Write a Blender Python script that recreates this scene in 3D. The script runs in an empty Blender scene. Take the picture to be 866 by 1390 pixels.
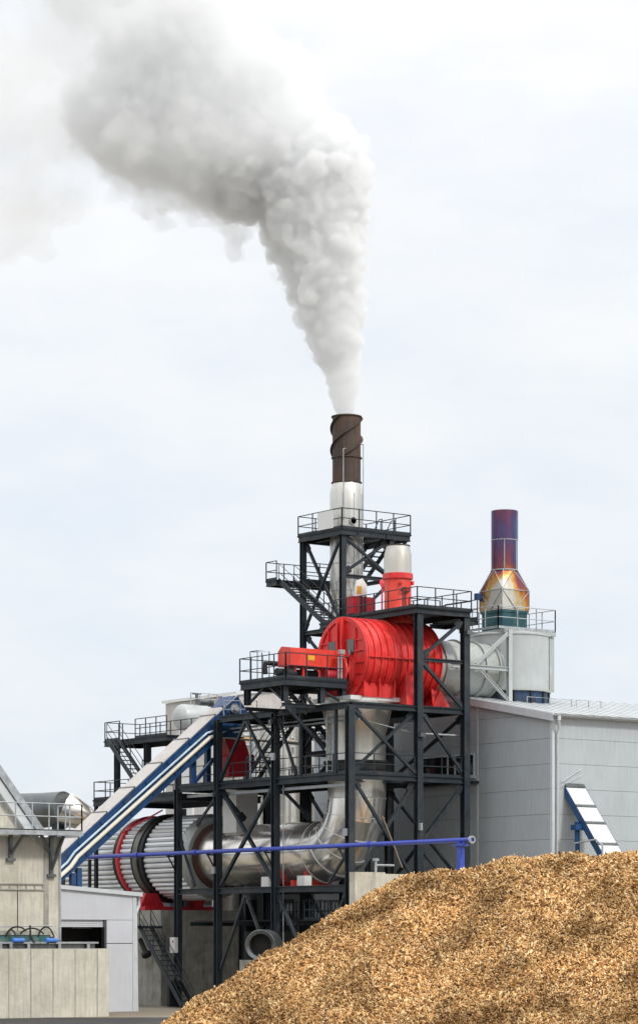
import bpy, math, random
import numpy as np
from mathutils import Vector, Matrix, noise as mn

random.seed(7)
RNG = np.random.default_rng(7)
S = bpy.context.scene
COL = S.collection
PI = math.pi
R = math.radians

# ---------------------------------------------------------------- camera frame
# world axes follow the plant: +X runs right and away, +Y runs left and away, the
# near corner column of the steel frame stands at the origin.
F_PX, CX, HOR, EYE = 3760.0, 433.0, 1275.0, 2.5
CA, SA = math.cos(R(36)), math.sin(R(36))
GZ = -1.5   # yard level; builders write z = 0 for 'stands on the yard'
RV, FV = Vector((CA, -SA, 0)), Vector((SA, CA, 0))
CAM = -(1.675 * RV + 150.0 * FV) + Vector((0, 0, EYE))

def at_depth(px, py, d):
    """world point seen at photo pixel px,py at distance d"""
    return CAM + FV * d + RV * ((px - CX) / F_PX * d) + Vector((0, 0, (HOR - py) / F_PX * d))

def rd(X, Y):
    p = Vector((X, Y, EYE)) - CAM
    return p.dot(RV), p.dot(FV)

def zat(py, X, Y):
    return EYE + (HOR - py) / F_PX * rd(X, Y)[1]

def x_at(px, Y):
    k = (px - CX) / F_PX
    return (k * (150 + CA * Y) - 1.675 + SA * Y) / (CA - k * SA)

def y_at(px, X):
    k = (px - CX) / F_PX
    return (1.675 + CA * X - k * (150 + SA * X)) / (SA + k * CA)

# ---------------------------------------------------------------- materials
def nodes_of(name):
    m = bpy.data.materials.new(name); m.use_nodes = True
    nt = m.node_tree; nt.nodes.clear()
    out = nt.nodes.new('ShaderNodeOutputMaterial')
    return m, nt, out

def N(nt, t, **kw):
    n = nt.nodes.new(t)
    for k, v in kw.items():
        if k.startswith('i_'):
            n.inputs[k[2:].replace('_', ' ')].default_value = v
        else:
            setattr(n, k, v)
    return n

def ramp(nt, fac, stops, interp='LINEAR'):
    r = nt.nodes.new('ShaderNodeValToRGB'); r.color_ramp.interpolation = interp
    e = r.color_ramp.elements
    while len(e) < len(stops): e.new(0.5)
    for k, (p, c) in enumerate(stops):
        e[k].position = p; e[k].color = (*c, 1) if len(c) == 3 else c
    nt.links.new(fac, r.inputs['Fac']); return r.outputs['Color']

def paint(name, col, rough=.5, metal=0., var=.15, scale=2.5, streak=0., bump=.0, bscale=8., dirt=None, dirt_amt=.0, spec=.5, rvar=.15, detail=6.):
    """base colour broken up by two noises, optional vertical streaks and dirt patches"""
    m, nt, out = nodes_of(name)
    L = nt.links.new
    tc = N(nt, 'ShaderNodeTexCoord')
    b = N(nt, 'ShaderNodeBsdfPrincipled')
    b.inputs['Metallic'].default_value = metal
    b.inputs['Specular IOR Level'].default_value = spec
    n1 = N(nt, 'ShaderNodeTexNoise', i_Scale=scale, i_Detail=detail, i_Roughness=.65 if detail > 3 else .45)
    L(tc.outputs['Object'], n1.inputs['Vector'])
    lo = tuple(max(0, c * (1 - var)) for c in col); hi = tuple(min(1, c * (1 + var)) for c in col)
    c = ramp(nt, n1.outputs['Fac'], [(.3, lo), (.7, hi)])
    if streak:
        mp = N(nt, 'ShaderNodeMapping'); mp.inputs['Scale'].default_value = (5, 5, .35)
        L(tc.outputs['Object'], mp.inputs['Vector'])
        n2 = N(nt, 'ShaderNodeTexNoise', i_Scale=1.6, i_Detail=min(5., detail), i_Roughness=.6 if detail > 3 else .4)
        L(mp.outputs['Vector'], n2.inputs['Vector'])
        s = ramp(nt, n2.outputs['Fac'], [(.42, (1, 1, 1)), (.75, (1 - streak,) * 3)])
        mx = N(nt, 'ShaderNodeMix', data_type='RGBA', blend_type='MULTIPLY'); mx.inputs['Factor'].default_value = 1
        L(c, mx.inputs['A']); L(s, mx.inputs['B']); c = mx.outputs['Result']
    if dirt:
        n3 = N(nt, 'ShaderNodeTexNoise', i_Scale=scale * .6, i_Detail=min(8., detail + 2), i_Roughness=.7 if detail > 3 else .5)
        mp = N(nt, 'ShaderNodeMapping'); mp.inputs['Location'].default_value = (7.3, 2.1, 4.4); mp.inputs['Scale'].default_value = (1, 1, .6)
        L(tc.outputs['Object'], mp.inputs['Vector']); L(mp.outputs['Vector'], n3.inputs['Vector'])
        f = ramp(nt, n3.outputs['Fac'], [(.5, (0, 0, 0)), (.68, (dirt_amt,) * 3)])
        mx = N(nt, 'ShaderNodeMix', data_type='RGBA'); L(f, mx.inputs['Factor']); L(c, mx.inputs['A'])
        mx.inputs['B'].default_value = (*dirt, 1); c = mx.outputs['Result']
    L(c, b.inputs['Base Color'])
    rr = ramp(nt, n1.outputs['Fac'], [(.3, (max(.05, rough - rvar),) * 3), (.7, (min(1, rough + rvar),) * 3)])
    L(rr, b.inputs['Roughness'])
    if bump:
        n4 = N(nt, 'ShaderNodeTexNoise', i_Scale=bscale, i_Detail=4. if detail > 3 else 1.)
        L(tc.outputs['Object'], n4.inputs['Vector'])
        bp = N(nt, 'ShaderNodeBump', i_Strength=bump, i_Distance=.08); L(n4.outputs['Fac'], bp.inputs['Height'])
        L(bp.outputs['Normal'], b.inputs['Normal'])
    L(b.outputs['BSDF'], out.inputs['Surface'])
    return m

M = {}
M['steel'] = paint('charcoal_steel_paint', (.018, .027, .036), .5, var=.35, scale=1.5, streak=.2, dirt=(.06, .06, .058), dirt_amt=.7, spec=.4)
M['grating'] = paint('grating_steel', (.014, .019, .023), .7, var=.3, spec=.3)
M['galv'] = paint('galvanised_steel', (.42, .45, .47), .5, .55, var=.2, scale=3, streak=.2)
M['stainless'] = paint('stainless_cladding', (.95, .92, .87), .22, .9, var=.05, scale=.7, streak=.08, dirt=(.70, .60, .48), dirt_amt=.5, rvar=.05, detail=1.5)
M['bright'] = paint('bright_cladding', (.70, .685, .64), .34, .72, var=.06, scale=.9, streak=.18, bump=.03, bscale=.8, dirt=(.52, .46, .38), dirt_amt=.45, rvar=.05, detail=1.5)
M['drumclad'] = paint('drum_cladding', (.78, .80, .82), .34, .45, var=.05, scale=1., streak=.05, dirt=(.55, .54, .5), dirt_amt=.35, rvar=.06, detail=2.)
M['red'] = paint('red_paint', (.72, .030, .028), .45, var=.20, scale=1.3, streak=.38, bump=.28, bscale=1.7, dirt=(.82, .13, .11), dirt_amt=.6)
M['redor'] = paint('orange_red_paint', (.76, .05, .028), .45, var=.14, scale=2., streak=.2, dirt=(.80, .15, .11), dirt_amt=.5)
M['darkred'] = paint('dark_red_paint', (.50, .013, .026), .45, var=.2, scale=2, streak=.25)
M['pinkred'] = paint('faded_red_paint', (.72, .065, .085), .45, var=.15, scale=2)
M['ductgrey'] = paint('grey_green_duct', (.42, .45, .44), .45, .15, var=.12, scale=1.2, streak=.15, bump=.06, bscale=1.5, dirt=(.34, .30, .2), dirt_amt=.45)
M['vessel'] = paint('grey_vessel_paint', (.46, .49, .49), .4, .15, var=.07, scale=.8, streak=.08, bump=.04, bscale=1.)
M['panel'] = paint('warehouse_panel', (.445, .49, .52), .48, var=.04, scale=.5, streak=.12, dirt=(.38, .41, .43), dirt_amt=.5)
M['roofm'] = paint('roof_sheet', (.58, .61, .62), .45, .1, var=.08, scale=.8, streak=.05)
M['trim'] = paint('light_trim', (.60, .64, .67), .4, .1, var=.06)
M['shed'] = paint('shed_panel', (.58, .605, .65), .5, var=.05, scale=.7, streak=.05)
M['concrete'] = paint('old_concrete', (.58, .555, .475), .9, var=.14, scale=1.1, streak=.24, bump=.25, bscale=6, dirt=(.34, .31, .24), dirt_amt=.6, spec=.2)
M['concrete2'] = paint('grey_concrete', (.36, .35, .31), .9, var=.25, scale=1.4, streak=.3, bump=.3, bscale=5, dirt=(.14, .13, .11), dirt_amt=.7, spec=.2)
M['asphalt'] = paint('asphalt', (.045, .045, .046), .85, var=.3, scale=.6, bump=.3, bscale=12, dirt=(.11, .095, .075), dirt_amt=.6, spec=.3)
M['yard'] = paint('dusty_yard_concrete', (.24, .215, .175), .9, var=.25, scale=.4, bump=.2, bscale=5, dirt=(.3, .22, .12), dirt_amt=.6, spec=.2)
M['coregrey'] = paint('drum_core_steel', (.16, .17, .175), .5, .3, var=.2)
M['blue'] = paint('deep_blue_paint', (.010, .062, .185), .45, var=.25, scale=2, streak=.3, dirt=(.04, .055, .085), dirt_amt=.7)
M['cobalt'] = paint('cobalt_blue_paint', (.05, .085, .48), .38, var=.15, scale=2, dirt=(.05, .07, .3), dirt_amt=.5)
M['skyblue'] = paint('light_blue_paint', (.50, .62, .70), .5, var=.15, dirt=(.3, .35, .38), dirt_amt=.5)
M['cream'] = paint('cream_cover_sheet', (.53, .50, .475), .55, var=.1, scale=1.4, streak=.18, dirt=(.36, .31, .26), dirt_amt=.6)
M['creampipe'] = paint('cream_insulation', (.70, .66, .56), .55, var=.1, scale=2)
M['white'] = paint('white_paint', (.80, .80, .79), .4, var=.06, scale=1.5, streak=.1)
M['whitemetal'] = paint('white_metal_sheet', (.74, .74, .72), .42, .3, var=.07, scale=1.2, bump=.05, bscale=2)
M['rust'] = paint('rusty_weathered_steel', (.085, .062, .052), .7, .35, var=.3, scale=1.6, streak=.4, dirt=(.17, .075, .04), dirt_amt=.6, bump=.1)
M['black'] = paint('black_rubber', (.018, .018, .019), .6, var=.3)
M['ringsteel'] = paint('oily_ring_steel', (.16, .16, .15), .38, .6, var=.3, scale=2)
M['dull'] = paint('dull_dark_sheet', (.15, .165, .17), .38, .7, var=.3, scale=.7, streak=.2, bump=.25, bscale=.9)
M['glass'] = paint('dark_window_glass', (.012, .016, .018), .08, var=.2, rvar=.02)
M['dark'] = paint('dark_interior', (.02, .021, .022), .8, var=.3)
M['yellow'] = paint('yellow_label', (.75, .42, .03), .5, var=.1)
M['teal'] = paint('teal_container_paint', (.022, .11, .12), .5, var=.25, scale=2, streak=.3, dirt=(.3, .26, .12), dirt_amt=.7)
M['brightblue'] = paint('bright_blue_plastic', (.06, .2, .62), .4, var=.15)
M['tealsteel'] = paint('heat_tinted_teal_steel', (.05, .13, .14), .35, .6, var=.5, scale=1.1, streak=.2, dirt=(.02, .05, .12), dirt_amt=.8)
M['blueband'] = paint('dark_base_ring', (.03, .036, .045), .5, .2, var=.4, scale=1.2, dirt=(.02, .09, .26), dirt_amt=.7)
M['wood'] = paint('bare_timber', (.15, .11, .075), .8, var=.2)
M['corten'] = paint('rust_seal', (.10, .045, .032), .8, var=.3)

def heat_tint():
    m, nt, out = nodes_of('heat_tinted_stainless'); L = nt.links.new
    tc = N(nt, 'ShaderNodeTexCoord'); sp = N(nt, 'ShaderNodeSeparateXYZ'); L(tc.outputs['Object'], sp.inputs[0])
    n1 = N(nt, 'ShaderNodeTexNoise', i_Scale=1.1, i_Detail=4., i_Roughness=.5); mpz = N(nt, 'ShaderNodeMapping'); mpz.inputs['Scale'].default_value = (1, 1, .45); mpz.inputs['Location'].default_value = (1.3, .4, .2); L(tc.outputs['Object'], mpz.inputs['Vector']); L(mpz.outputs['Vector'], n1.inputs['Vector'])
    n2 = N(nt, 'ShaderNodeTexNoise', i_Scale=5., i_Detail=6., i_Roughness=.7); L(tc.outputs['Object'], n2.inputs['Vector'])
    # temperature rises with height through the cone, then differs round the pipe
    h = N(nt, 'ShaderNodeMapRange'); L(sp.outputs['Z'], h.inputs['Value'])
    h.inputs['From Min'].default_value = .5; h.inputs['From Max'].default_value = 2.8; h.inputs['To Max'].default_value = .74
    def madd(x, k, add=None, c=0.):
        q = N(nt, 'ShaderNodeMath', operation='MULTIPLY_ADD'); L(x, q.inputs[0]); q.inputs[1].default_value = k
        if add is not None: L(add, q.inputs[2])
        else: q.inputs[2].default_value = c
        return q.outputs[0]
    # the hottest streak runs up the side facing -Y and -X, cooler towards the flanks
    side = madd(sp.outputs['X'], .62, madd(sp.outputs['Y'], -.55))     # across
    ab = N(nt, 'ShaderNodeMath', operation='ABSOLUTE'); L(madd(sp.outputs['X'], .8, madd(sp.outputs['Y'], .6)), ab.inputs[0])
    s2 = N(nt, 'ShaderNodeMath', operation='ADD'); L(h.outputs['Result'], s2.inputs[0])
    L(madd(n1.outputs['Fac'], 1.25, madd(n2.outputs['Fac'], .2, madd(ab.outputs[0], -.45, None, -.50))), s2.inputs[1])
    c = ramp(nt, s2.outputs[0], [(.0, (.66, .63, .56)), (.14, (.60, .53, .40)), (.25, (.55, .33, .10)), (.36, (.46, .16, .04)), (.47, (.24, .07, .06)),
                                 (.60, (.17, .06, .10)), (.72, (.11, .06, .135)), (.86, (.075, .085, .20)), (1., (.08, .14, .26))])
    b = N(nt, 'ShaderNodeBsdfPrincipled'); b.inputs['Metallic'].default_value = .75; b.inputs['Roughness'].default_value = .42
    L(c, b.inputs['Base Color'])
    bp = N(nt, 'ShaderNodeBump', i_Strength=.1, i_Distance=.05); L(n1.outputs['Fac'], bp.inputs['Height']); L(bp.outputs['Normal'], b.inputs['Normal'])
    L(b.outputs['BSDF'], out.inputs['Surface']); return m
M['heat'] = heat_tint()

def chips_mat(name, per_island):
    m, nt, out = nodes_of(name); L = nt.links.new
    tc = N(nt, 'ShaderNodeTexCoord'); b = N(nt, 'ShaderNodeBsdfPrincipled'); b.inputs['Roughness'].default_value = .85
    b.inputs['Specular IOR Level'].default_value = .2
    n = N(nt, 'ShaderNodeTexNoise', i_Scale=.26, i_Detail=6., i_Roughness=.6); L(tc.outputs['Object'], n.inputs['Vector'])
    if per_island:
        g = N(nt, 'ShaderNodeNewGeometry'); f = g.outputs['Random Per Island']
    else:
        v = N(nt, 'ShaderNodeTexVoronoi', i_Scale=9.); L(tc.outputs['Object'], v.inputs['Vector'])
        sp = N(nt, 'ShaderNodeSeparateColor'); L(v.outputs['Color'], sp.inputs[0]); f = sp.outputs[0]
    c = ramp(nt, f, [(0, (.09, .044, .018)), (.2, (.28, .14, .055)), (.48, (.61, .34, .125)), (.78, (.86, .565, .26)), (1, (.98, .80, .50))])
    w = ramp(nt, n.outputs['Fac'], [(.40, (.46, .42, .37)), (.50, (.85, .84, .82)), (.60, (1.05, 1.03, 1.0))])
    mx = N(nt, 'ShaderNodeMix', data_type='RGBA', blend_type='MULTIPLY'); mx.inputs['Factor'].default_value = 1
    L(c, mx.inputs['A']); L(w, mx.inputs['B']); L(mx.outputs['Result'], b.inputs['Base Color'])
    L(b.outputs['BSDF'], out.inputs['Surface']); return m
M['chips'] = chips_mat('wood_chip_flakes', True)
M['chipbed'] = chips_mat('wood_chip_bed', False)

# ---------------------------------------------------------------- mesh helper
def perp(d, up=(0, 0, 1)):
    d = Vector(d).normalized(); u = Vector(up)
    if abs(d.dot(u)) > .98: u = Vector((0, 1, 0))
    s = d.cross(u).normalized()
    return s, s.cross(d).normalized()

class MB:
    def __init__(self): self.v, self.f = [], []
    def add(self, vs, fs):
        o = len(self.v); self.v += [tuple(p) for p in vs]; self.f += [tuple(i + o for i in q) for q in fs]; return self
    def box(self, x0, y0, z0, x1, y1, z1):
        x0, x1 = min(x0, x1), max(x0, x1); y0, y1 = min(y0, y1), max(y0, y1); z0, z1 = min(z0, z1), max(z0, z1)
        vs = [(x, y, z) for z in (z0, z1) for x, y in ((x0, y0), (x1, y0), (x1, y1), (x0, y1))]
        return self.add(vs, [(3, 2, 1, 0), (4, 5, 6, 7), (0, 1, 5, 4), (1, 2, 6, 5), (2, 3, 7, 6), (3, 0, 4, 7)])
    def prism(self, poly, ext):
        """closed polygon (3-D points) pushed along ext"""
        n = len(poly); e = Vector(ext); p = [Vector(q) for q in poly]
        nrm = Vector((0, 0, 0))
        for i in range(n): nrm += p[i].cross(p[(i + 1) % n])
        if nrm.dot(e) > 0: p.reverse()
        vs = p + [q + e for q in p]
        fs = [tuple(range(n)), tuple(range(2 * n - 1, n - 1, -1))]
        fs += [((i + 1) % n, i, i + n, (i + 1) % n + n) for i in range(n)]
        return self.add(vs, fs)
    def section(self, prof, a, b, up=(0, 0, 1)):
        a, b = Vector(a), Vector(b); s, u = perp(b - a, up)
        return self.prism([a + s * x + u * y for x, y in prof], b - a)
    def bar(self, a, b, w, h=None, up=(0, 0, 1)):
        h = h or w
        return self.section([(-w / 2, -h / 2), (w / 2, -h / 2), (w / 2, h / 2), (-w / 2, h / 2)], a, b, up)
    def ibeam(self, a, b, w, h, t=.05, tw=.04, up=(0, 0, 1)):
        w, h, q = w / 2, h / 2, tw / 2
        return self.section([(-w, -h), (w, -h), (w, -h + t), (q, -h + t), (q, h - t), (w, h - t), (w, h), (-w, h), (-w, h - t), (-q, h - t), (-q, -h + t), (-w, -h + t)], a, b, up)
    def path(self, pts, r, n=8, caps=True, closed=False):
        pts = [Vector(p) for p in pts]; m = len(pts); rr = r if isinstance(r, (list, tuple)) else [r] * m
        vs = []; s = u = None
        for i, p in enumerate(pts):
            t = ((pts[min(i + 1, m - 1)] - p).normalized() if i < m - 1 else Vector()) + ((p - pts[max(i - 1, 0)]).normalized() if i else Vector())
            if closed: t = pts[(i + 1) % m] - pts[i - 1]
            t.normalize()
            if s is None: s, u = perp(t)
            else:
                s = (s - t * s.dot(t)).normalized(); u = s.cross(t).normalized()
            k = 1.
            if 0 < i < m - 1:
                c = t.dot((p - pts[i - 1]).normalized()); k = 1 / max(c, .5)
            vs += [p + (s * math.cos(2 * PI * j / n) + u * math.sin(2 * PI * j / n)) * rr[i] for j in range(n)]
        fs = []
        for i in range(m if closed else m - 1):
            a, b = i * n, ((i + 1) % m) * n
            fs += [(a + j, a + (j + 1) % n, b + (j + 1) % n, b + j) for j in range(n)]
        if caps and not closed:
            fs += [tuple(range(n - 1, -1, -1)), tuple(range((m - 1) * n, m * n))]
        return self.add(vs, fs)
    def lathe(self, prof, o, axis=(0, 0, 1), n=40, cap=True):
        """prof: (radius, distance along axis) pairs"""
        o = Vector(o); ax = Vector(axis).normalized(); s, u = perp(ax)
        vs = []
        for r, t in prof:
            vs += [o + ax * t + (s * math.cos(2 * PI * j / n) + u * math.sin(2 * PI * j / n)) * r for j in range(n)]
        fs = []
        for i in range(len(prof) - 1):
            a, b = i * n, (i + 1) * n
            fs += [(a + j, a + (j + 1) % n, b + (j + 1) % n, b + j) for j in range(n)]
        if cap:
            if prof[0][0] > 1e-4: fs.append(tuple(range(n - 1, -1, -1)))
            if prof[-1][0] > 1e-4: fs.append(tuple(range((len(prof) - 1) * n, len(prof) * n)))
        return self.add(vs, fs)
    def build(self, name, mat, parent=None, ang=32, kind=None):
        self.v = [(p[0], p[1], p[2] + GZ) if -.06 < p[2] < .056 else p for p in self.v]
        me = bpy.data.meshes.new(name)
        o = bpy.data.objects.new(name, me); COL.objects.link(o)
        base = Vector((0, 0, 0)); q = parent
        while q is not None:
            base += q.location; q = q.parent
        if parent is not None: o.parent = parent
        else:
            a = np.array(self.v); base = Vector(((a[:, 0].min() + a[:, 0].max()) / 2, (a[:, 1].min() + a[:, 1].max()) / 2, a[:, 2].min())); o.location = base
        me.from_pydata([Vector(p) - base for p in self.v], [], self.f)
        me.materials.append(M[mat] if isinstance(mat, str) else mat)
        me.validate(); me.update()
        me.polygons.foreach_set('use_smooth', [True] * len(me.polygons))
        me.set_sharp_from_angle(angle=R(ang))
        if kind: o['kind'] = kind
        return o

def thing(name, label, cat, loc, group=None):
    o = bpy.data.objects.new(name, None); COL.objects.link(o); o.location = Vector(loc)
    if abs(o.location.z) < .02: o.location.z = GZ
    o['label'] = label; o.empty_display_size = .5
    o['label'] = label; o['category'] = cat
    if group: o['group'] = group
    return o
def tag(o, label, cat, group=None, kind=None):
    o['label'] = label; o['category'] = cat
    if group: o['group'] = group
    if kind: o['kind'] = kind
    return o

# ---------------------------------------------------------------- repeated building blocks
def rail(mb, pts, h=1.1, sp=1.25, r=.028, toe=True):
    pts = [Vector(p) for p in pts]
    for a, b in zip(pts, pts[1:]):
        L = (b - a).length; n = max(1, round(L / sp))
        for i in range(n + 1):
            p = a.lerp(b, i / n); mb.bar(p, p + Vector((0, 0, h)), r * 1.8, r * 1.8)
        for z in (h, h * .5):
            mb.path([a + Vector((0, 0, z)), b + Vector((0, 0, z))], r, 6)
        if toe: mb.bar(a + Vector((0, 0, .07)), b + Vector((0, 0, .07)), .012, .14)

def guard(parent, pts, mat='steel', **k):
    m = MB(); rail(m, pts, **k); return m.build('guard_rail', mat, parent)

def stair(parent, top, bot, w, n=12, rails=True, mat='steel'):
    """a flight from top to bottom (centre lines); w is the horizontal half-width vector"""
    top, bot, w = Vector(top), Vector(bot), Vector(w)
    m = MB()
    for s in (-1, 1): m.bar(top + w * s, bot + w * s, .05, .3)
    o = m.build('stair', mat, parent)
    d = bot - top; run = Vector((d.x, d.y, 0)).normalized()
    for i in range(1, n):
        p = top.lerp(bot, i / n)
        t = MB(); t.bar(p - w, p + w, .26, .045); t.build('tread', 'grating', o)
    if rails:
        for s in (-1, 1):
            h = MB(); a, b = top + w * s, bot + w * s; up = Vector((0, 0, 1.0))
            h.path([a + up * .05, a + up, b + up, b + up * .05], .028, 6); h.path([a + up * .5, b + up * .5], .024, 6)
            for k in (.33, .66):
                q = a.lerp(b, k); h.bar(q, q + up, .045)
            h.build('handrail', mat, o)
    return o

def deck(mb, x0, y0, x1, y1, z, t=.06):
    return mb.box(x0, y0, z - t, x1, y1, z)

def deck_edge(parent, x0, y0, x1, y1, z, h=.28, w=.16, mat='steel'):
    for a, b in (((x0, y0), (x1, y0)), ((x1, y0), (x1, y1)), ((x1, y1), (x0, y1)), ((x0, y1), (x0, y0))):
        m = MB(); m.ibeam((*a, z - .065 - h / 2), (*b, z - .065 - h / 2), w, h, .03, .02); m.build('beam', mat, parent)

def joist(parent, a, b, w=.14, h=.22, mat='steel'):
    m = MB(); m.ibeam(a, b, w, h, .03, .02); return m.build('joist', mat, parent)

def column(parent, x, y, z0, z1, s=.36, mat='steel'):
    m = MB(); m.ibeam((x, y, z0), (x, y, z1), s, s, .05, .04, up=(0, 1, 0))
    m.box(x - s * .75, y - s * .75, z0, x + s * .75, y + s * .75, z0 + .05)
    return m.build('column', mat, parent)

def beam(parent, a, b, w=.26, h=.34, mat='steel'):
    m = MB(); m.ibeam(a, b, w, h, .045, .035); return m.build('beam', mat, parent)

def brace(parent, a, b, w=.17, mat='steel'):
    a, b = Vector(a), Vector(b); m = MB(); m.bar(a, b, w, w)
    d = (b - a).normalized()
    s, u = perp(d)
    for p, k in ((a, 1), (b, -1)):
        m.bar(p + d * k * .02, p + d * k * .5, .03, .42)
    return m.build('brace', mat, parent)

# ================================================================ GROUND
g = MB(); n = 1500
g.add([(-n, -n, 0), (n, -n, 0), (n, n, 0), (-n, n, 0)], [(0, 1, 2, 3)])
g.build('ground', 'yard', kind='structure')
g = MB(); q = [CAM + FV * d + RV * r for r, d in ((-45, -20), (45, -20), (60, 141.5), (-60, 141.5))]
g.add([(p.x, p.y, .006) for p in q], [(0, 1, 2, 3)]); g.build('road', 'asphalt', kind='structure')

# ================================================================ MAIN STEEL FRAME
fr = thing('steel_frame', 'charcoal steel frame with crossed braces and gratings carrying the big red tank', 'steel frame', (0, 0, 0))
Z0, Z1, Z2, Z3 = 5.3, 11.35, 15.2, 20.45
for x, y, z, s in ((0, 0, Z2, .40), (0, 7, Z2, .38), (0, 12.8, Z2, .38), (0, 17, Z1, .36), (4.7, 0, Z3, .38), (8, 0, Z3, .40),
                   (6.4, 7, Z2, .34), (6.4, 12.8, Z2, .34), (6.4, 17, Z1, .34), (8.1, 7.2, Z3, .3), (4.7, 7.2, Z3 - 5.3, .28)):
    if (x, y) == (4.7, 7.2): continue
    column(fr, x, y, 0, z, s)
# beams: left face, right face, cross
for z, ys in ((Z2, (0, 7, 12.8)), (Z1, (0, 7, 12.8, 17)), (Z0, (0, 7, 12.8, 17))):
    for a, b in zip(ys, ys[1:]):
        beam(fr, (0, a + .2, z), (0, b - .2, z)); 
        beam(fr, (6.4, a + .2, z), (6.4, b - .2, z), .2, .26)
    for y in ys:
        if not (z == Z0 and y > 0): beam(fr, (.2, y, z), (4.5 if y == 0 else 6.2, y, z), .22, .3)
for z in (Z2, Z1):
    beam(fr, (4.9, 0, z), (7.8, 0, z)); beam(fr, (8, .2, z), (8, 7, z), .2, .28)
beam(fr, (4.9, 0, 17.95), (7.8, 0, 17.95), .18, .2)
beam(fr, (4.9, 0, Z0), (7.8, 0, Z0), .2, .26); beam(fr, (.2, 0, Z0 + .0), (4.5, 0, Z0 + .001), .2, .26)
# braces, left face
B = lambda a, b, w=.15: brace(fr, a, b, w)
B((0, 9.9, Z2 - .25), (0, 7.25, Z1 + .3)); B((0, 9.95, Z2 - .25), (0, 12.55, Z1 + .3))
B((.0, 7.25, Z1 - .3), (0, 12.5, Z0 + .3), .18); B((.16, 12.55, Z1 - .3), (.16, 7.25, Z0 + .3), .18)
B((0, 9.9, Z0 - .25), (0, 7.3, .8)); B((0, 9.95, Z0 - .25), (0, 12.5, .8))
B((0, 6.7, Z2 - .3), (0, 5.0, Z1 + .3), .13)
B((0, 16.8, Z0 + 3.2), (0, 15.2, Z0 + .3), .12)
B((0, 12.6, Z1 - .3), (0, 15, Z1 - 2.2), .13)
B((0, 6.8, Z0 - .25), (0, 4.2, 1.5)); B((0, .3, Z0 - .25), (0, 3.4, .6)); B((0, 1.9, Z0 + .3), (0, .25, 7.2), .12)
# braces, right face
B((.3, 0, Z2 - .25), (4.45, 0, Z1 + .3)); B((4.45, .17, Z2 - .25), (.3, .17, Z1 + .3))
B((.3, 0, Z1 - .25), (4.45, 0, Z0 + .4)); B((4.45, .17, Z1 - .25), (.5, .17, Z0 + .4))
B((4.95, 0, Z2 - .25), (7.75, 0, Z1 + .5)); B((7.75, 0, Z1 - .3), (4.95, 0, Z0 + 2.6)); B((4.95, .0, Z0 + 2.1), (7.75, 0, Z0 - .6))
B((4.95, 0, 18.1), (7.75, 0, Z3 - .25), .17); B((4.95, 0, 17.8), (7.75, 0, Z2 + .25), .17)
# braces deep in the frame
for a, b in (((6.4, 7.2, Z1 - .3), (6.4, 12.6, Z0 + .3)), ((6.4, 12.6, Z2 - .3), (6.4, 7.2, Z1 + .3)), ((6.4, 7.2, Z2 - .3), (6.4, 12.6, Z1 + .3)),
             ((6.4, 12.6, Z1 - .3), (6.4, 7.2, Z0 + .3)), ((8, .3, Z2 - .3), (8, 6.9, Z1 + .3)), ((8, 6.9, Z1 - .3), (8, .3, Z0 + .4)),
             ((8, .3, Z1 - .3), (8, 6.9, Z0 + .4)), ((.3, 7, Z1 - .3), (2.4, 7, Z1 - 2)), ((6.1, 7, Z1 - .3), (4.4, 7, Z1 - 2)),
             ((.3, 12.8, Z1 - .3), (1.9, 12.8, Z1 - 1.9)), ((6.4, 7.2, Z0 - .3), (6.4, 12.6, .4)), ((6.4, 12.6, Z0 - .3), (6.4, 7.2, .4))):
    B(a, b, .15)
# hangers seen on the left face
for y in (1.3, 4.6):
    m = MB(); m.bar((0.02, y, Z1 + .17), (0.02, y, Z2 - .17), .16, .16); m.build('hanger', 'steel', fr)
# gratings with openings for ducts
m = MB()
deck(m, .14, .14, 7.86, 1.5, Z2 + .22); deck(m, .14, 5.75, 6.3, 12.66, Z2 + .22); deck(m, .14, 1.5, 1.0, 5.75, Z2 + .22); deck(m, 5.6, 1.5, 7.86, 5.75, Z2 + .22)
m.build('grating_deck', 'grating', fr)
m = MB()
deck(m, .14, .14, 7.86, 1.3, Z1 + .22); deck(m, .14, 1.3, 1.1, 16.9, Z1 + .22); deck(m, 5.4, 1.3, 7.86, 6.9, Z1 + .22); deck(m, 1.1, 5.8, 5.4, 12.4, Z1 + .22)
deck(m, 5.4, 6.9, 6.3, 16.9, Z1 + .22); deck(m, 1.1, 15.2, 5.4, 16.9, Z1 + .22)
m.build('grating_deck', 'grating', fr)
for y in (2.2, 5.5, 8.6, 10.8, 14.8): joist(fr, (.14, y, Z1 - .02), (6.3, y, Z1 - .02))
for y in (8.6, 10.8): joist(fr, (.14, y, Z2 - .02), (6.3, y, Z2 - .02))
guard(fr, [(.02, .25, Z1 + .17), (.02, 6.75, Z1 + .17)]); guard(fr, [(.02, 7.25, Z1 + .17), (.02, 12.55, Z1 + .17)]); guard(fr, [(.02, 13.05, Z1 + .17), (.02, 16.8, Z1 + .17)])
guard(fr, [(.25, .02, Z1 + .17), (4.45, .02, Z1 + .17)]); guard(fr, [(4.95, .02, Z1 + .17), (7.75, .02, Z1 + .17)])
guard(fr, [(6.2, 7.2, Z1 + .17), (6.2, 16.8, Z1 + .17)])
guard(fr, [(1.2, 5.9, Z0 - 1.7), (6.2, 5.9, Z0 - 1.7), (6.2, 16.5, Z0 - 1.7)], sp=.35)
m = MB(); deck(m, .9, 5.8, 6.25, 16.6, Z0 - 1.7); m.build('grating_deck', 'grating', fr)
for y in (6.2, 11, 16): joist(fr, (.2, y, Z0 - 1.9), (6.3, y, Z0 - 1.9))
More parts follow.
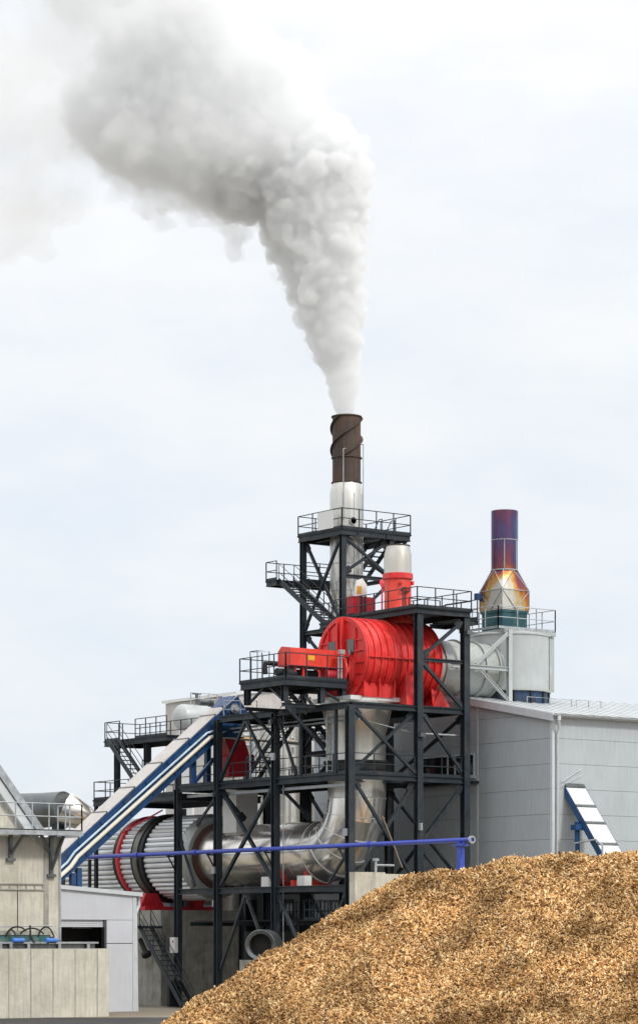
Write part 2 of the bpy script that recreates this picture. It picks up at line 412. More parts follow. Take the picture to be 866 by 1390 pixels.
# stairs inside the frame
stair(fr, (1.7, 7.4, Z2 + .2), (1.7, 12.0, Z1 + .25), (.42, 0, 0), 14)
stair(fr, (3.0, 8.4, Z2 + .2), (3.0, 5.9, Z1 + 1.9), (.4, 0, 0), 7)
# ladder in front of the flue
m = MB()
for dx in (-.2, .2): m.bar((.4 + dx, 2.4, Z1 + .2), (.4 + dx, 2.4, Z2 + .2), .05)
for k in range(13): m.path([(.2, 2.4, Z1 + .4 + k * .29), (.6, 2.4, Z1 + .4 + k * .29)], .016, 5)
m.build('ladder', 'galv', fr)
# top deck over the tank
m = MB(); deck(m, 4.3, -.35, 8.3, 7.9, Z3 + .36); m.build('grating_deck', 'grating', fr)
deck_edge(fr, 4.45, -.2, 8.2, 7.8, Z3 + .36, .28)
m = MB(); deck(m, 8.35, .4, 9.3, 3.4, Z3 + .05); m.build('grating_deck', 'grating', fr)
m = MB(); m.ibeam((8.1, .5, Z3 - .15), (9.3, .5, Z3 - .15), .14, .24, .03, .02); m.ibeam((8.1, 3.3, Z3 - .15), (9.3, 3.3, Z3 - .15), .14, .24, .03, .02); m.ibeam((9.25, .4, Z3 - .15), (9.25, 3.4, Z3 - .15), .14, .24, .03, .02); m.build('bracket', 'steel', fr)
zt = Z3 + .36
guard(fr, [(4.4, -.28, zt), (8.22, -.28, zt)]); guard(fr, [(4.4, -.28, zt), (4.4, 7.6, zt)], sp=1.4); guard(fr, [(8.22, -.28, zt), (8.22, 7.6, zt)], sp=1.4)
guard(fr, [(9.25, .45, Z3 + .05), (9.25, 3.35, Z3 + .05)])
guard(fr, [(5.2, 1.5, zt), (7.4, 1.5, zt)], h=.7, toe=False)
# conduit line under upper level
m = MB(); m.path([(4.9, .5, Z2 - 1.3), (8.4, .5, Z2 - 1.3)], .06, 8); m.path([(.6, .6, Z2 - .6), (4.6, .6, Z2 - 1.25)], .04, 6); m.build('conduit', 'galv', fr)
# floodlights, cable tray, junction boxes and small pipes
for x, y, z, d_ in ((-.25, 7.0, Z2 - .5, -1), (-.25, 12.8, Z1 - .5, -1), (8.0, -.3, 19.6, 1), (4.7, -.3, Z1 + 2.4, 1)):
    m = MB(); m.box(x - .16, y - .12, z - .1, x + .16, y + .12, z + .12); m.bar((x, y, z + .12), (x + (.25 if d_ < 0 else 0), y + (.25 if d_ > 0 else 0), z + .3), .04); m.build('floodlight', 'dull', fr)
for x, y, z in ((-.24, .1, Z0 + 3.0), (-.24, 6.9, Z1 + 1.4), (-.24, 12.9, Z0 + 1.2), (4.6, -.26, Z0 + 3.4)):
    m = MB(); m.box(x - .06, y - .16, z - .2, x + .06, y + .16, z + .2); m.build('junction_box', 'galv', fr)
m = MB(); m.box(.3, .3, Z1 - .5, .55, 16.5, Z1 - .42); m.box(.3, .3, Z1 - .42, .32, 16.5, Z1 - .34); m.box(.53, .3, Z1 - .42, .55, 16.5, Z1 - .34); m.build('cable_tray', 'galv', fr)
m = MB()
for x, z in ((.7, Z2 - .5), (.9, Z2 - .7), (5.6, Z2 - .5)): m.path([(x, .4, z), (x, 12.5, z)], .055, 8)
m.path([(.7, 10.5, Z2 - .5), (.7, 10.5, Z1 + .3)], .055, 8); m.path([(5.6, 6.5, Z2 - .5), (5.6, 6.5, Z0)], .07, 8); m.path([(5.9, 6.6, Z2 - .5), (5.9, 6.6, Z0)], .05, 8); m.path([(.25, 6.6, Z2), (.25, 6.6, 1.)], .03, 6)
m.build('small_pipe', 'galv', fr)
# cabinet on a column
cb = MB(); cb.box(-.42, 16.72, 1.7, -.19, 17.24, 2.62)
o = cb.build('switch_cabinet', 'white'); tag(o, 'small white switch cabinet fixed low on a charcoal column beside the shed', 'cabinet')
p = MB(); p.box(-.424, 16.84, 2.3, -.417, 16.98, 2.44); p.build('warning_sticker', 'darkred', o)
p = MB(); p.box(-.205, -.0 + 6.93, zat(1265, 0, 7), -.19, 7.07, zat(1261, 0, 7)); 

# ================================================================ BURNER PLATFORM (cantilevered off the frame)
bp = thing('burner_platform', 'cantilevered charcoal platform with railings holding the long red burner', 'platform', (-.3, 4.5, Z2))
zb = 16.75
x0, x1, ya, yb = -2.5, 1.8, 2.5, 7.0
m = MB(); deck(m, x0, ya, x1, yb, zb); m.build('grating_deck', 'grating', bp)
deck_edge(bp, x0 + .08, ya + .08, x1 - .08, yb - .08, zb, .34, .14)
for x in (-1.2, .3): joist(bp, (x, ya + .1, zb - .2), (x, yb - .1, zb - .2))
for x, y in ((x0 + .25, yb - .5), (x0 + .3, ya + .5), (x1 - .2, ya + .3), (.15, ya + .35)):
    m = MB(); m.ibeam((x, y, Z2 + .3), (x, y, zb - .4), .3, .3, .04, .03, up=(0, 1, 0)); m.build('post', 'steel', bp)
for y in (ya + .5, yb - .5):
    m = MB(); m.ibeam((x0 + .1, y, Z2 + .1), (-.14, y, Z2 + .1), .16, .2, .03, .02); m.build('outrigger', 'steel', bp)
    m = MB(); m.bar((x0 + .4, y, Z2), (-.2, y, Z2 - 1.6), .14); m.build('knee_brace', 'steel', bp)
for a, b in (((x0 + .3, yb - .5, Z2 + .35), (x0 + .3, yb - 2.0, zb - .4)), ((x1 - .2, ya + .35, Z2 + .4), (x1 - 2., ya + .35, zb - .4)), ((x0 + .3, ya + .6, Z2 + .35), (x0 + .3, ya + 1.9, zb - .4))):
    m = MB(); m.bar(a, b, .12); m.build('knee_brace', 'steel', bp)
guard(bp, [(x0 + .04, yb - .05, zb), (x0 + .04, ya + .04, zb)], h=1.35); guard(bp, [(x0 + .04, ya + .04, zb), (x1 - .04, ya + .04, zb)], h=1.35); guard(bp, [(x1 - .04, ya + .04, zb), (x1 - .04, ya + .9, zb)], h=1.35)
guard(bp, [(x0 + .04, yb - .05, zb), (x1 - 1.2, yb - .05, zb)], h=1.35)
# step up hoop and small ladder at the back
m = MB()
for q in (yb - .4, yb - 1.1): m.path([(x0 + .5, q, zb), (x0 + .5, q, zb + 1.75), (x0 + 1.3, q, zb + 1.75), (x0 + 1.3, q, zb)], .03, 6)
m.path([(x0 + .5, yb - .4, zb + 1.75), (x0 + .5, yb - 1.1, zb + 1.75)], .03, 6)
m.build('guard_rail', 'steel', bp)
stair(bp, (-.9, 5.6, zb - .05), (-.9, 3.2, Z2 - .25), (.35, 0, 0), 8, rails=False)
# ================================================================ BURNER
bu = thing('burner', 'long orange red burner housing on two posts reaching the round tank face', 'burner', (0, 4.2, zb))
m = MB(); prof = [(-.62, 0), (.62, 0), (.62, .85), (.28, 1.12), (-.62, 1.0)]
xs, xe = -1.55, 1.75
m.prism([(xs, 3.95 + a, zb + .75 + b) for a, b in prof], (xe - xs, 0, 0)); m.build('housing', 'redor', bu)
m = MB(); m.box(xs - .03, 3.32, zb + 1.5, xe, 3.328, zb + 1.53); m.box(xs, 3.31, zb + .78, xe, 3.328, zb + .84); m.build('seam_strip', 'red', bu)
for x in (-1.1, -.55):
    m = MB(); m.bar((x, 3.6, zb + .03), (x, 3.6, zb + .75), .14); m.build('leg', 'red', bu)
m = MB(); m.box(-.4, 3.316, zb + 1.12, .05, 3.33, zb + 1.38); m.build('warning_label', 'yellow', bu)
m = MB(); m.lathe([(.3, 0), (.3, 1.3), (.42, 1.3), (.42, 1.5)], (.9, 3.6, zb + .42), (1, 0, 0), 20); m.build('gas_nozzle', 'pinkred', bu)
m = MB(); m.path([(-1.9, 4.2, zb + .45), (.8, 4.2, zb + .45)], .22, 12); m.path([(-1.95, 5.2, zb + .4), (-1.95, 5.2, zb + 1.0), (-1.0, 5.2, zb + 1.0), (-.6, 4.4, zb + .8)], .14, 10); m.build('gas_pipe', 'dark', bu)
m = MB(); m.lathe([(.28, 0), (.28, .45), (.12, .5), (.12, .7)], (-1.7, 3.6, zb + .35), (1, 0, 0), 16); m.build('gas_valve', 'dark', bu)
m = MB(); m.path([(1.45, 2.75, zb), (1.45, 2.75, zb + 1.55)], .07, 8); m.path([(1.25, 2.75, zb), (1.25, 2.75, zb + 1.4)], .05, 8); m.box(1.3, 2.62, zb + 1.5, 1.62, 2.88, zb + 1.75); m.build('gauge_pipe', 'galv', bu)

# ================================================================ RED TANK
TY, TZ, TR = 3.55, 18.1, 2.24
tk = thing('combustion_tank', 'large red ribbed horizontal tank with two inspection hatches in its round face', 'tank', (4.8, TY, Z2))
X0, X1 = 2.15, 7.45
m = MB(); m.lathe([(TR - .02, X0), (TR, X0 + .02), (TR, X1 - .02), (TR - .02, X1)], (0, TY, TZ), (1, 0, 0), 72)
m.build('shell', 'red', tk)
for k in range(12):
    x = X0 + .08 + k * (X1 - X0 - .16) / 11
    r = MB(); r.lathe([(TR - .05, x - .035), (TR + .09, x - .035), (TR + .09, x + .035), (TR - .05, x + .035)], (0, TY, TZ), (1, 0, 0), 72, cap=False); r.build('rib', 'red', tk)
# seam ledge along the near side
m = MB(); m.box(X0, TY - TR - .13, TZ - .05, X1, TY - TR + .1, TZ + .02); m.build('seam_ledge', 'red', tk)
# end face: stiffeners, ridge and hatches
m = MB()
for dz in (-1.5, -.9, -.3, .35, .95):
    hw = math.sqrt(TR * TR - dz * dz) - .03
    m.box(X0 - .09, TY - hw, TZ + dz - .03, X0 + .01, TY - .3, TZ + dz + .03); m.box(X0 - .09, TY + .3, TZ + dz - .03, X0 + .01, TY + hw, TZ + dz + .03)
for dy in (-1.25, 1.25):
    hh = math.sqrt(TR * TR - dy * dy) - .03
    m.box(X0 - .11, TY + dy - .03, TZ - hh, X0 + .01, TY + dy + .03, TZ + hh)
m.lathe([(TR + .1, -.1), (TR + .1, .0), (TR - .12, 0), (TR - .12, -.1), (TR + .1, -.1)], (X0, TY, TZ), (1, 0, 0), 72, cap=False)
m.build('face_stiffener', 'red', tk)
m = MB(); m.box(X0 - .3, TY - .26, TZ - TR + .1, X0, TY - .14, TZ + TR + .02); m.box(X0 - .3, TY + .14, TZ - TR + .1, X0, TY + .26, TZ + TR + .02); m.box(X0 - .05, TY - .14, TZ - TR + .1, X0, TY + .14, TZ + TR); m.build('face_ridge', 'red', tk)
for dy in (-.85, .85):
    h = MB(); h.box(X0 - .12, TY + dy - .3, TZ + .28, X0, TY + dy + .3, TZ + 1.02); ho = h.build('hatch', 'dull', tk)
    h = MB(); h.box(X0 - .2, TY + dy - .06, TZ + .12, X0 - .12, TY + dy + .06, TZ + .4); h.build('latch', 'galv', ho)
m = MB(); m.lathe([(.95, -.55), (.95, 0)], (X0, TY - .1, TZ - .7), (1, 0, 0), 28); m.lathe([(1.15, -.12), (1.15, 0)], (X0, TY - .1, TZ - .7), (1, 0, 0), 28); m.build('burner_flange', 'red', tk)
# flared saddle and skirt below
m = MB()
for x in (X0 + .05, X0 + 1.1, X0 + 2.15):
    m.box(x, TY - 1.9, Z2 + .75, x + .08, TY + 1.9, TZ - 1.1)
m.box(X0 + .1, TY - 1.72, Z2 + .7, X0 + 2.2, TY + 1.72, TZ - 1.0); m.build('outlet_box', 'red', tk)
m = MB()
for x in (X0 + 2.75, X0 + 3.2, X0 + 3.65):
    m.prism([(x, TY - TR + .1, TZ - .4), (x, TY - TR - .02, Z2 + .28), (x, TY + TR + .02, Z2 + .28), (x, TY + TR - .1, TZ - .4)], (.07, 0, 0))
m.prism([(X1 - .4, TY - 1.9, Z2 + .25), (X1 + .7, TY - 1.9, Z2 + .25), (X1 - .3, TY - 1.5, TZ - 1.1)], (0, .1, 0)); m.prism([(X1 - .5, TY - 1.9, Z2 + .25), (X1 + .9, TY - 1.9, Z2 + .25), (X1 + .1, TY - 1.9, Z2 + 1.3)], (0, 3.6, 0))
m.build('support_fin', 'red', tk)
m = MB(); m.box(X0 + 2.72, TY - TR + .05, Z2 + .24, X0 + 3.8, TY + TR - .05, TZ - .9); m.build('saddle', 'red', tk)

# red vertical exhaust pipe on the tank
ex = thing('exhaust_pipe', 'short thick red upright pipe with pale metal top standing over the tank', 'pipe', (6.0, TY, zt))
m = MB(); z0 = zt - .55; zc = zat(780, 6, TY); ztp = zat(741, 6, TY)
m.lathe([(.9, z0), (.9, z0 + .2), (.76, z0 + .45), (.76, zc - .25)], (6, TY, 0), n=36); m.build('lower_pipe', 'redor', ex)
m = MB(); m.lathe([(.80, zc - .3), (.86, zc - .28), (.86, zc + .02), (.80, zc + .04)], (6, TY, 0), n=36); m.build('flange', 'red', ex)
m = MB(); m.lathe([(.78, zc + .04), (.78, ztp - .5), (.66, ztp - .05), (.66, ztp), (.6, ztp), (.6, ztp - .3)], (6, TY, 0), n=36); m.build('upper_pipe', 'bright', ex)
m = MB(); m.lathe([(.70, ztp - .03), (.70, ztp + .02), (.62, ztp + .02)], (6, TY, 0), n=36, cap=False); m.build('rim', 'rust', ex)
m = MB()
c = Vector((6 - .1, TY - .85, zc - .95)); m.path([c + Vector((math.cos(t) * .3, 0, math.sin(t) * .12)) for t in [i * 2 * PI / 14 for i in range(14)]], .035, 6, closed=True); m.path([c, c + Vector((0, 0, -1.6))], .035, 6); m.build('valve_wheel', 'dark', ex)
m = MB(); m.box(5.55, TY - .84, zc - .62, 5.7, TY - .7, zc - .5); m.box(6.5, TY - .7, zc - .62, 6.62, TY - .55, zc - .4); m.build('lifting_lug', 'red', ex)

# red winch cabinet on the upper deck
hc = thing('hoist_cabinet', 'dark red box with yellow label on the deck before the tall flue', 'cabinet', (5.4, 6.4, zt))
m = MB(); m.box(4.75, 6.1, zt + .25, 6.35, 6.8, zt + 1.25); m.build('cabinet_body', 'darkred', hc)
for x in (4.9, 6.1):
    m = MB(); m.box(x, 6.2, zt, x + .1, 6.7, zt + .25); m.build('leg', 'steel', hc)
m = MB(); m.box(5.3, 6.07, zt + .2, 5.42, 6.1, zt + 1.3); m.box(5.55, 6.07, zt + .2, 5.67, 6.1, zt + 1.3); m.build('strap', 'steel', hc)
m = MB(); m.prism([(5.15, 6.45, zt + 1.25), (6.0, 6.45, zt + 1.25), (6.0, 6.45, zt + 2.0), (5.7, 6.45, zt + 2.35), (5.3, 6.45, zt + 2.2)], (0, .12, 0)); m.build('back_plate', 'white', hc)
m = MB(); m.box(5.3, 6.435, zt + 1.45, 5.62, 6.449, zt + 1.9); m.build('warning_label', 'yellow', hc)
m = MB(); m.path([(6.75, 6.0, zt), (6.75, 6.0, zt + 2.0)], .05, 8); m.lathe([(.02, -.05), (.24, 0), (.02, .05)], (6.75, 5.93, zt + 2.1), (0, 1, 0), 14); m.build('hoist_hook', 'pinkred', hc)

# ================================================================ GREY CROSS DUCT
du = thing('cross_duct', 'grey green round duct with ring flanges between the red tank and grey vessel', 'duct', (10, TY, 16.4))
DZ, DR = 18.0, 1.56
m = MB(); m.lathe([(DR, X1), (DR, 12.6)], (0, TY, DZ), (1, 0, 0), 60); m.build('pipe_shell', 'ductgrey', du)
for x in (8.3, 9.9, 11.2, 12.2):
    m = MB(); m.lathe([(DR - .02, x - .05), (DR + .12, x - .05), (DR + .12, x + .05), (DR - .02, x + .05)], (0, TY, DZ), (1, 0, 0), 60, cap=False); m.build('flange', 'ductgrey', du)
# stand that carries the duct and vessel platform
st = thing('vessel_stand', 'light grey braced steel stand in front of the grey vessel and duct', 'steel stand', (11.5, 2.0, 15.9))
def sbar(nm, a, b, w): m = MB(); m.ibeam(a, b, w, w, .03, .03, up=(0, 1, 0) if abs(a[2] - b[2]) > .1 and abs(a[0] - b[0]) < .01 else (0, 0, 1)); m.build(nm, 'vessel', st)
sbar('post', (12.5, 1.55, 15.9), (12.5, 1.55, 20.25), .26); sbar('post', (9.1, 1.55, 18.0), (9.1, 1.55, 20.9), .2)
sbar('beam', (8.3, 1.55, 17.95), (12.35, 1.55, 17.95), .24)
sbar('brace', (10.0, 1.5, 18.1), (12.35, 1.5, 20.0), .17); sbar('brace', (10.3, 1.5, 17.8), (12.35, 1.5, 16.2), .17)

# ================================================================ GREY VESSEL
VX, VY = 14.35, 3.75
vs = thing('grey_vessel', 'squat light grey cylindrical vessel rising through the warehouse roof under a railed platform', 'vessel', (VX, VY, 15.4))
VR = 2.3; zvb, zvt = zat(941, VX, VY), zat(866, VX, VY)
m = MB(); m.lathe([(VR, zvb), (VR, zvt), (VR + .07, zvt), (VR + .07, zvt + .07), (1.0, zvt + .45)], (VX, VY, 0), n=72); m.build('shell', 'vessel', vs)
m = MB(); m.lathe([(VR + .12, zvb - .02), (VR + .12, zvb + .06), (VR - .02, zvb + .07)], (VX, VY, 0), n=72); m.build('base_flange', 'ductgrey', vs)
m = MB(); m.lathe([(VR - .05, 14.9), (VR - .05, zvb)], (VX, VY, 0), n=48)
m.build('base_ring', 'blueband', vs)
for t in range(14):
    a = t * 2 * PI / 14 + .1; m = MB(); c = Vector((VX + math.cos(a) * VR, VY + math.sin(a) * VR, 0)); m.bar(c + Vector((0, 0, 15.2)), c + Vector((0, 0, zvb - .02)), .09); m.build('base_stud', 'steel', vs)
m = MB(); m.box(VX + VR * .72, VY - VR * .72, zvb + .05, VX + VR * .72 + .35, VY - VR * .72 + .2, zvt); m.build('cable_duct', 'ductgrey', vs)
# platform on top
zp = zat(853, 12.6, 2.0)
px0, px1, py0, py1 = 12.55, 16.35, 2.0, 5.5
m = MB(); deck(m, px0, py0, px1, py1, zp); m.build('platform_deck', 'ductgrey', vs)
m = MB()
for a, b in (((px0, py0), (px1, py0)), ((px0, py1), (px0, py0)), ((px1, py0), (px1, py1)), ((px1, py1), (px0, py1))): m.bar((*a, zp - .14), (*b, zp - .14), .1, .2)
m.build('platform_edge', 'ductgrey', vs)
for a, b in (((px0 - .5, py0), (px1, py0)), ((px0 - .5, py1), (px0 - .5, py0)), ((px1, py0), (px1, py1)), ((px1, py1), (px0 - .5, py1))):
    guard(vs, [(*a, zp), (*b, zp)], mat='galv', h=1.3)
for x, y in ((px0 + .2, py0 + .2), (px1 - .2, py0 + .2), (px1 - .2, py1 - .2), (px0 + .2, py1 - .2)):
    m = MB(); m.bar((x, y, zvt - .1), (x, y, zp - .2), .14); m.build('platform_leg', 'vessel', vs)
# heat tinted flue
HX, HY = 14.1, 3.9
hs = thing('heat_tinted_flue', 'flue pipe stained purple, blue and gold by heat above a faceted square base', 'flue', (HX, HY, zat(829, HX, HY)))
zq = zat(829, HX, HY); hw = 1.02
m = MB(); m.box(HX - .93, HY - .93, zp, HX + .93, HY + .93, zq - .05); m.box(HX - 1.0, HY - 1.0, zq - .2, HX + 1.0, HY + 1.0, zq - .05); m.build('lower_collar', 'tealsteel', hs)
zr, zs_, ztop = zat(803, HX, HY), zat(775, HX, HY), zat(694, HX, HY)
# faceted square-to-round transition
m = MB(); r = .77; nseg = 32
m.box(HX - hw, HY - hw, zq - .05, HX + hw, HY + hw, zq + .02)
sq = [(HX - hw, HY - hw), (HX + hw, HY - hw), (HX + hw, HY + hw), (HX - hw, HY + hw)]
mid = [(HX, HY - hw * 1.12), (HX + hw * 1.12, HY), (HX, HY + hw * 1.12), (HX - hw * 1.12, HY)]
v = [(x, y, zq) for x, y in sq] + [(HX + (x - HX) * 1.0, HY + (y - HY) * 1.0, zr) for x, y in sq] + [(HX + r * math.cos(R(225 + 45 * k)), HY + r * math.sin(R(225 + 45 * k)), zs_) for k in range(8)]
f = []
for k in range(4):
    k2 = (k + 1) % 4
    f += [(k, k2, 4 + k2, 4 + k)]
    t0, tm, t1 = 8 + 2 * k, 8 + (2 * k + 1) % 8, 8 + (2 * k + 2) % 8
    f += [(4 + k, tm, t0), (4 + k, 4 + k2, tm), (4 + k2, t1, tm)]
m.add(v, f)
m.build('transition_cone', 'heat', hs, ang=5)
m = MB()
for k in range(4):
    k2 = (k + 1) % 4
    c0, c1, md = Vector((*sq[k], zq)), Vector((*sq[k2], zq)), None
    md0 = Vector(((sq[k][0] + sq[k2][0]) / 2, (sq[k][1] + sq[k2][1]) / 2, zq)); a0, a1 = Vector((*sq[k], zr)), Vector((*sq[k2], zr))
    out_ = (md0 - Vector((HX, HY, zq))).normalized() * .03
    m.bar(a0, md0.lerp(c0, .0) + out_, .05); m.bar(a1, md0 + out_, .05); m.bar(a0 + out_ * .5, a1 + out_ * .5, .04)
    m.bar(a0, c0, .05)
    m.bar(a0, Vector(v[8 + 2 * k]), .04); m.bar(a0, Vector(v[8 + (2 * k + 1) % 8]), .035); m.bar(a1, Vector(v[8 + (2 * k + 1) % 8]), .035)
m.build('weld_seam', 'galv', hs)
zm = zat(734, HX, HY)
m = MB(); m.lathe([(r, zs_ - .02), (r, ztop), (r - .05, ztop), (r - .05, ztop - 1.0)], (HX, HY, 0), n=48); m.build('flue_pipe', 'heat', hs)
m = MB(); m.lathe([(r, zm - .025), (r + .02, zm - .02), (r + .02, zm + .02), (r, zm + .025)], (HX, HY, 0), n=48, cap=False); m.lathe([(r, zs_ - .03), (r + .035, zs_ - .02), (r + .035, zs_ + .04), (r, zs_ + .05)], (HX, HY, 0), n=48, cap=False)
for a, z0_, z1_ in ((-40, zm, ztop), (-68, zs_, zm), (230, zs_, zm)):
    c = Vector((HX + math.cos(R(a)) * r, HY + math.sin(R(a)) * r, 0)); m.bar(c + Vector((0, 0, z0_)), c + Vector((0, 0, z1_)), .045)
m.build('weld_seam', 'galv', hs)
m = MB(); q = at_depth(649, 810, rd(HX, HY)[1]); m.box(q.x - .2, q.y - .15, q.z - .18, q.x + .2, q.y + .15, q.z + .18); m.path([q + Vector((.1, 0, -.2)), (HX - .6, HY, q.z - .6)], .04, 6)
m.build('junction_box', 'blue', hs)

# ================================================================ CHIMNEY TOWER + CHIMNEY
tw = thing('chimney_tower', 'open charcoal steel tower with zigzag stairs around the tall chimney', 'steel tower', (7.2, 10, 0))
TX0, TX1, TY0, TY1 = 5.5, 8.95, 8.1, 12.0
ZP, ZL, ZB = 26.2, 23.6, 20.6
for x, y in ((TX0, TY0), (TX1, TY0), (TX0, TY1), (TX1, TY1)): column(tw, x, y, 0, ZP - .35, .3)
for z in (ZL, ZB, 17.2, 13.5):
    for a, b in (((TX0, TY0), (TX1, TY0)), ((TX0, TY1), (TX1, TY1)), ((TX0, TY0), (TX0, TY1)), ((TX1, TY0), (TX1, TY1))):
        if z == ZL and a == (TX0, TY0) and b == (TX0, TY1): continue
        beam(tw, (*a, z - .12), (*b, z - .12), .16, .22)
def tb(a, b, w=.15): brace(tw, a, b, w)
tb((TX0, TY0 + .2, ZP - .5), (TX0, TY1 - .2, ZB + .1)); tb((TX0 + .1, TY1 - .2, ZP - .5), (TX0 + .1, TY0 + .2, ZB + .1))
tb((TX0 + .2, TY0, ZP - .5), (TX1 - .1, TY0, ZL + .1)); tb((TX1 - .1, TY0 + .1, ZP - .5), (TX0 + .2, TY0 + .1, ZL + .1)); 
tb((TX1, TY0 + .1, ZL - .3), (TX0 + .4, TY0, ZB + .1)); tb((TX0, TY0, ZB - .3), (TX0, TY1 - .2, 17.4)); tb((TX0 + .12, TY1 - .2, ZB - .3), (TX0 + .12, TY0 + .2, 17.4))
tb((TX0, TY0, 17), (TX0, TY1, 13.6)); tb((TX0, TY1, 17), (TX0 + .12, TY0, 13.6)); tb((TX1, TY1, ZP - .5), (TX1, TY0, ZL)); tb((TX1, TY1, ZL - .3), (TX1, TY0, ZB))
# top platform
ox0, ox1, oy0, oy1 = 5.2, 10.3, 7.8, 12.2
m = MB()
deck(m, ox0, oy0, ox1, 9.0, ZP); deck(m, ox0, 11.3, 9.2, oy1, ZP); deck(m, ox0, 9.0, 6.3, 11.3, ZP); deck(m, 8.5, 9.0, 9.2, 11.3, ZP); deck(m, 10.1, 9.0, ox1, oy1, ZP)
m.build('grating_deck', 'grating', tw)
deck_edge(tw, ox0 + .07, oy0 + .07, ox1 - .07, oy1 - .07, ZP, .32, .14)
for x in (6.4, 8.5): joist(tw, (x, oy0, ZP - .2), (x, oy1, ZP - .2))
guard(tw, [(ox0 + .05, oy0 + .05, ZP), (ox1 - .05, oy0 + .05, ZP)], h=1.15, sp=1.2); guard(tw, [(ox0 + .05, oy0 + .05, ZP), (ox0 + .05, oy1 - .05, ZP)], h=1.15)
guard(tw, [(ox1 - .05, oy0 + .05, ZP), (ox1 - .05, oy1 - .05, ZP)], h=1.15); guard(tw, [(ox0 + .05, oy1 - .05, ZP), (ox1 - .05, oy1 - .05, ZP)], h=1.15)
for x in (9.2, 10.1):
    m = MB(); m.path([(x, 9.2, ZP), (x, 9.2, ZP + 1.0), (x, 9.5, ZP + 1.0), (x, 10.6, ZP - .3)], .03, 6); m.build('handrail', 'steel', tw)
m = MB(); m.bar((TX1, TY0, ZP - 1.5), (10.1, TY0, ZP - .4), .14); m.bar((TX1, TY1, ZP - 1.5), (10.1, TY1, ZP - .4), .14); m.build('bracket', 'steel', tw)
m = MB(); m.box(ox0 + .0, y_at(431, 5.2), ZP + .08, ox0 + .03, y_at(452, 5.2), ZP + 1.12); m.build('wind_shield', 'whitemetal', tw)
stair(tw, (9.65, 9.1, ZP - .05), (9.65, 12.3, ZL + .05), (.38, 0, 0), 10, rails=False)
# middle landing outside the left side and inside back strip
lx0 = 3.9
m = MB(); deck(m, lx0, 12.45, TX0 - .1, 13.6, ZL); deck(m, TX0 - .1, 12.05, 10.2, 13.2, ZL); m.build('grating_deck', 'grating', tw)
deck_edge(tw, lx0 + .05, 12.5, TX0 - .15, 13.55, ZL, .26, .12)
beam(tw, (TX0 - .1, 12.15, ZL - .2), (10.2, 12.15, ZL - .2), .12, .24); beam(tw, (TX0 - .1, 13.1, ZL - .2), (10.2, 13.1, ZL - .2), .12, .24)
guard(tw, [(lx0 + .04, 13.56, ZL), (lx0 + .04, 12.5, ZL)], sp=.9); guard(tw, [(lx0 + .04, 13.56, ZL), (10.1, 13.2, ZL)], sp=1.2)
guard(tw, [(TX0 + .2, 12.1, ZL), (8.9, 12.1, ZL)], sp=1.2)
stair(tw, (4.65, 12.5, ZL - .05), (4.65, 8.0, ZB + .05), (.55, 0, 0), 15)
m = MB(); deck(m, 3.8, 6.4, 5.3, 8.1, ZB); m.build('grating_deck', 'grating', tw)
deck_edge(tw, 3.85, 6.45, 5.25, 8.05, ZB, .24, .12)
guard(tw, [(3.85, 6.45, ZB), (3.85, 7.95, ZB)], sp=.6)
m = MB(); deck(m, TX0, TY0 + .1, TX1, TY0 + 1.0, ZB); deck(m, TX0, 11.2, TX1, TY1, ZB); m.build('grating_deck', 'grating', tw)

CHX, CHY = 7.3, 10.15
zr1, zr2, zc1 = zat(565, CHX, CHY), zat(656, CHX, CHY), zat(622, CHX, CHY)
ch = thing('chimney', 'tall round chimney with rusty spiral finned top and pale metal cladding below', 'chimney', (CHX, CHY, 13.0))
m = MB(); m.lathe([(.83, zr2 - .1), (.83, zr1), (.76, zr1), (.76, zr1 - 2.5)], (CHX, CHY, 0), n=48); m.build('rusty_top', 'rust', ch)
for z in (zr1 - .05, zc1, zr2 + .02):
    m = MB(); m.lathe([(.82, z - .03), (.90, z - .03), (.90, z + .03), (.82, z + .03)], (CHX, CHY, 0), n=48, cap=False); m.build('ring_flange', 'rust', ch)
for k in range(3):
    m = MB(); n = 60; vv = []
    for i in range(n + 1):
        t = i / n; a = R(120 * k + 20) - t * 2 * PI * .62; z = zc1 + t * (zr1 - zc1 - .1)
        for rr_, dz in ((.80, -.02), (.97, -.02), (.97, .02), (.80, .02)): vv.append((CHX + rr_ * math.cos(-a), CHY + rr_ * math.sin(-a), z + dz))
    ff = [(4 * i + j, 4 * i + (j + 1) % 4, 4 * i + 4 + (j + 1) % 4, 4 * i + 4 + j) for i in range(n) for j in range(4)]
    m.add(vv, ff); m.build('spiral_fin', 'rust', ch)
zb1 = zr2 - .1
prof = [(.84, zb1 + .05), (.87, zb1 - .05), (.98, zb1 - .5)]
z = zb1 - .5
while z > 13.5:
    prof += [(.98, z - 1.0), (.99, z - 1.01), (.99, z - 1.05), (.98, z - 1.06)]; z -= 1.06
m = MB(); m.lathe(prof + [(.98, 13.0)], (CHX, CHY, 0), n=48); m.build('clad_shaft', 'bright', ch)
z = zb1 - 1.5
while z > 14:
    m = MB(); m.lathe([(.97, z - .025), (1.0, z - .02), (1.0, z + .02), (.97, z + .025)], (CHX, CHY, 0), n=48, cap=False); m.build('seam_band', 'galv', ch); z -= 1.59
m = MB()
for a in (-100, -60, -140):
    c = Vector((CHX + math.cos(R(a)) * .985, CHY + math.sin(R(a)) * .985, 0)); m.bar(c + Vector((0, 0, 14)), c + Vector((0, 0, zb1 - .6)), .03)
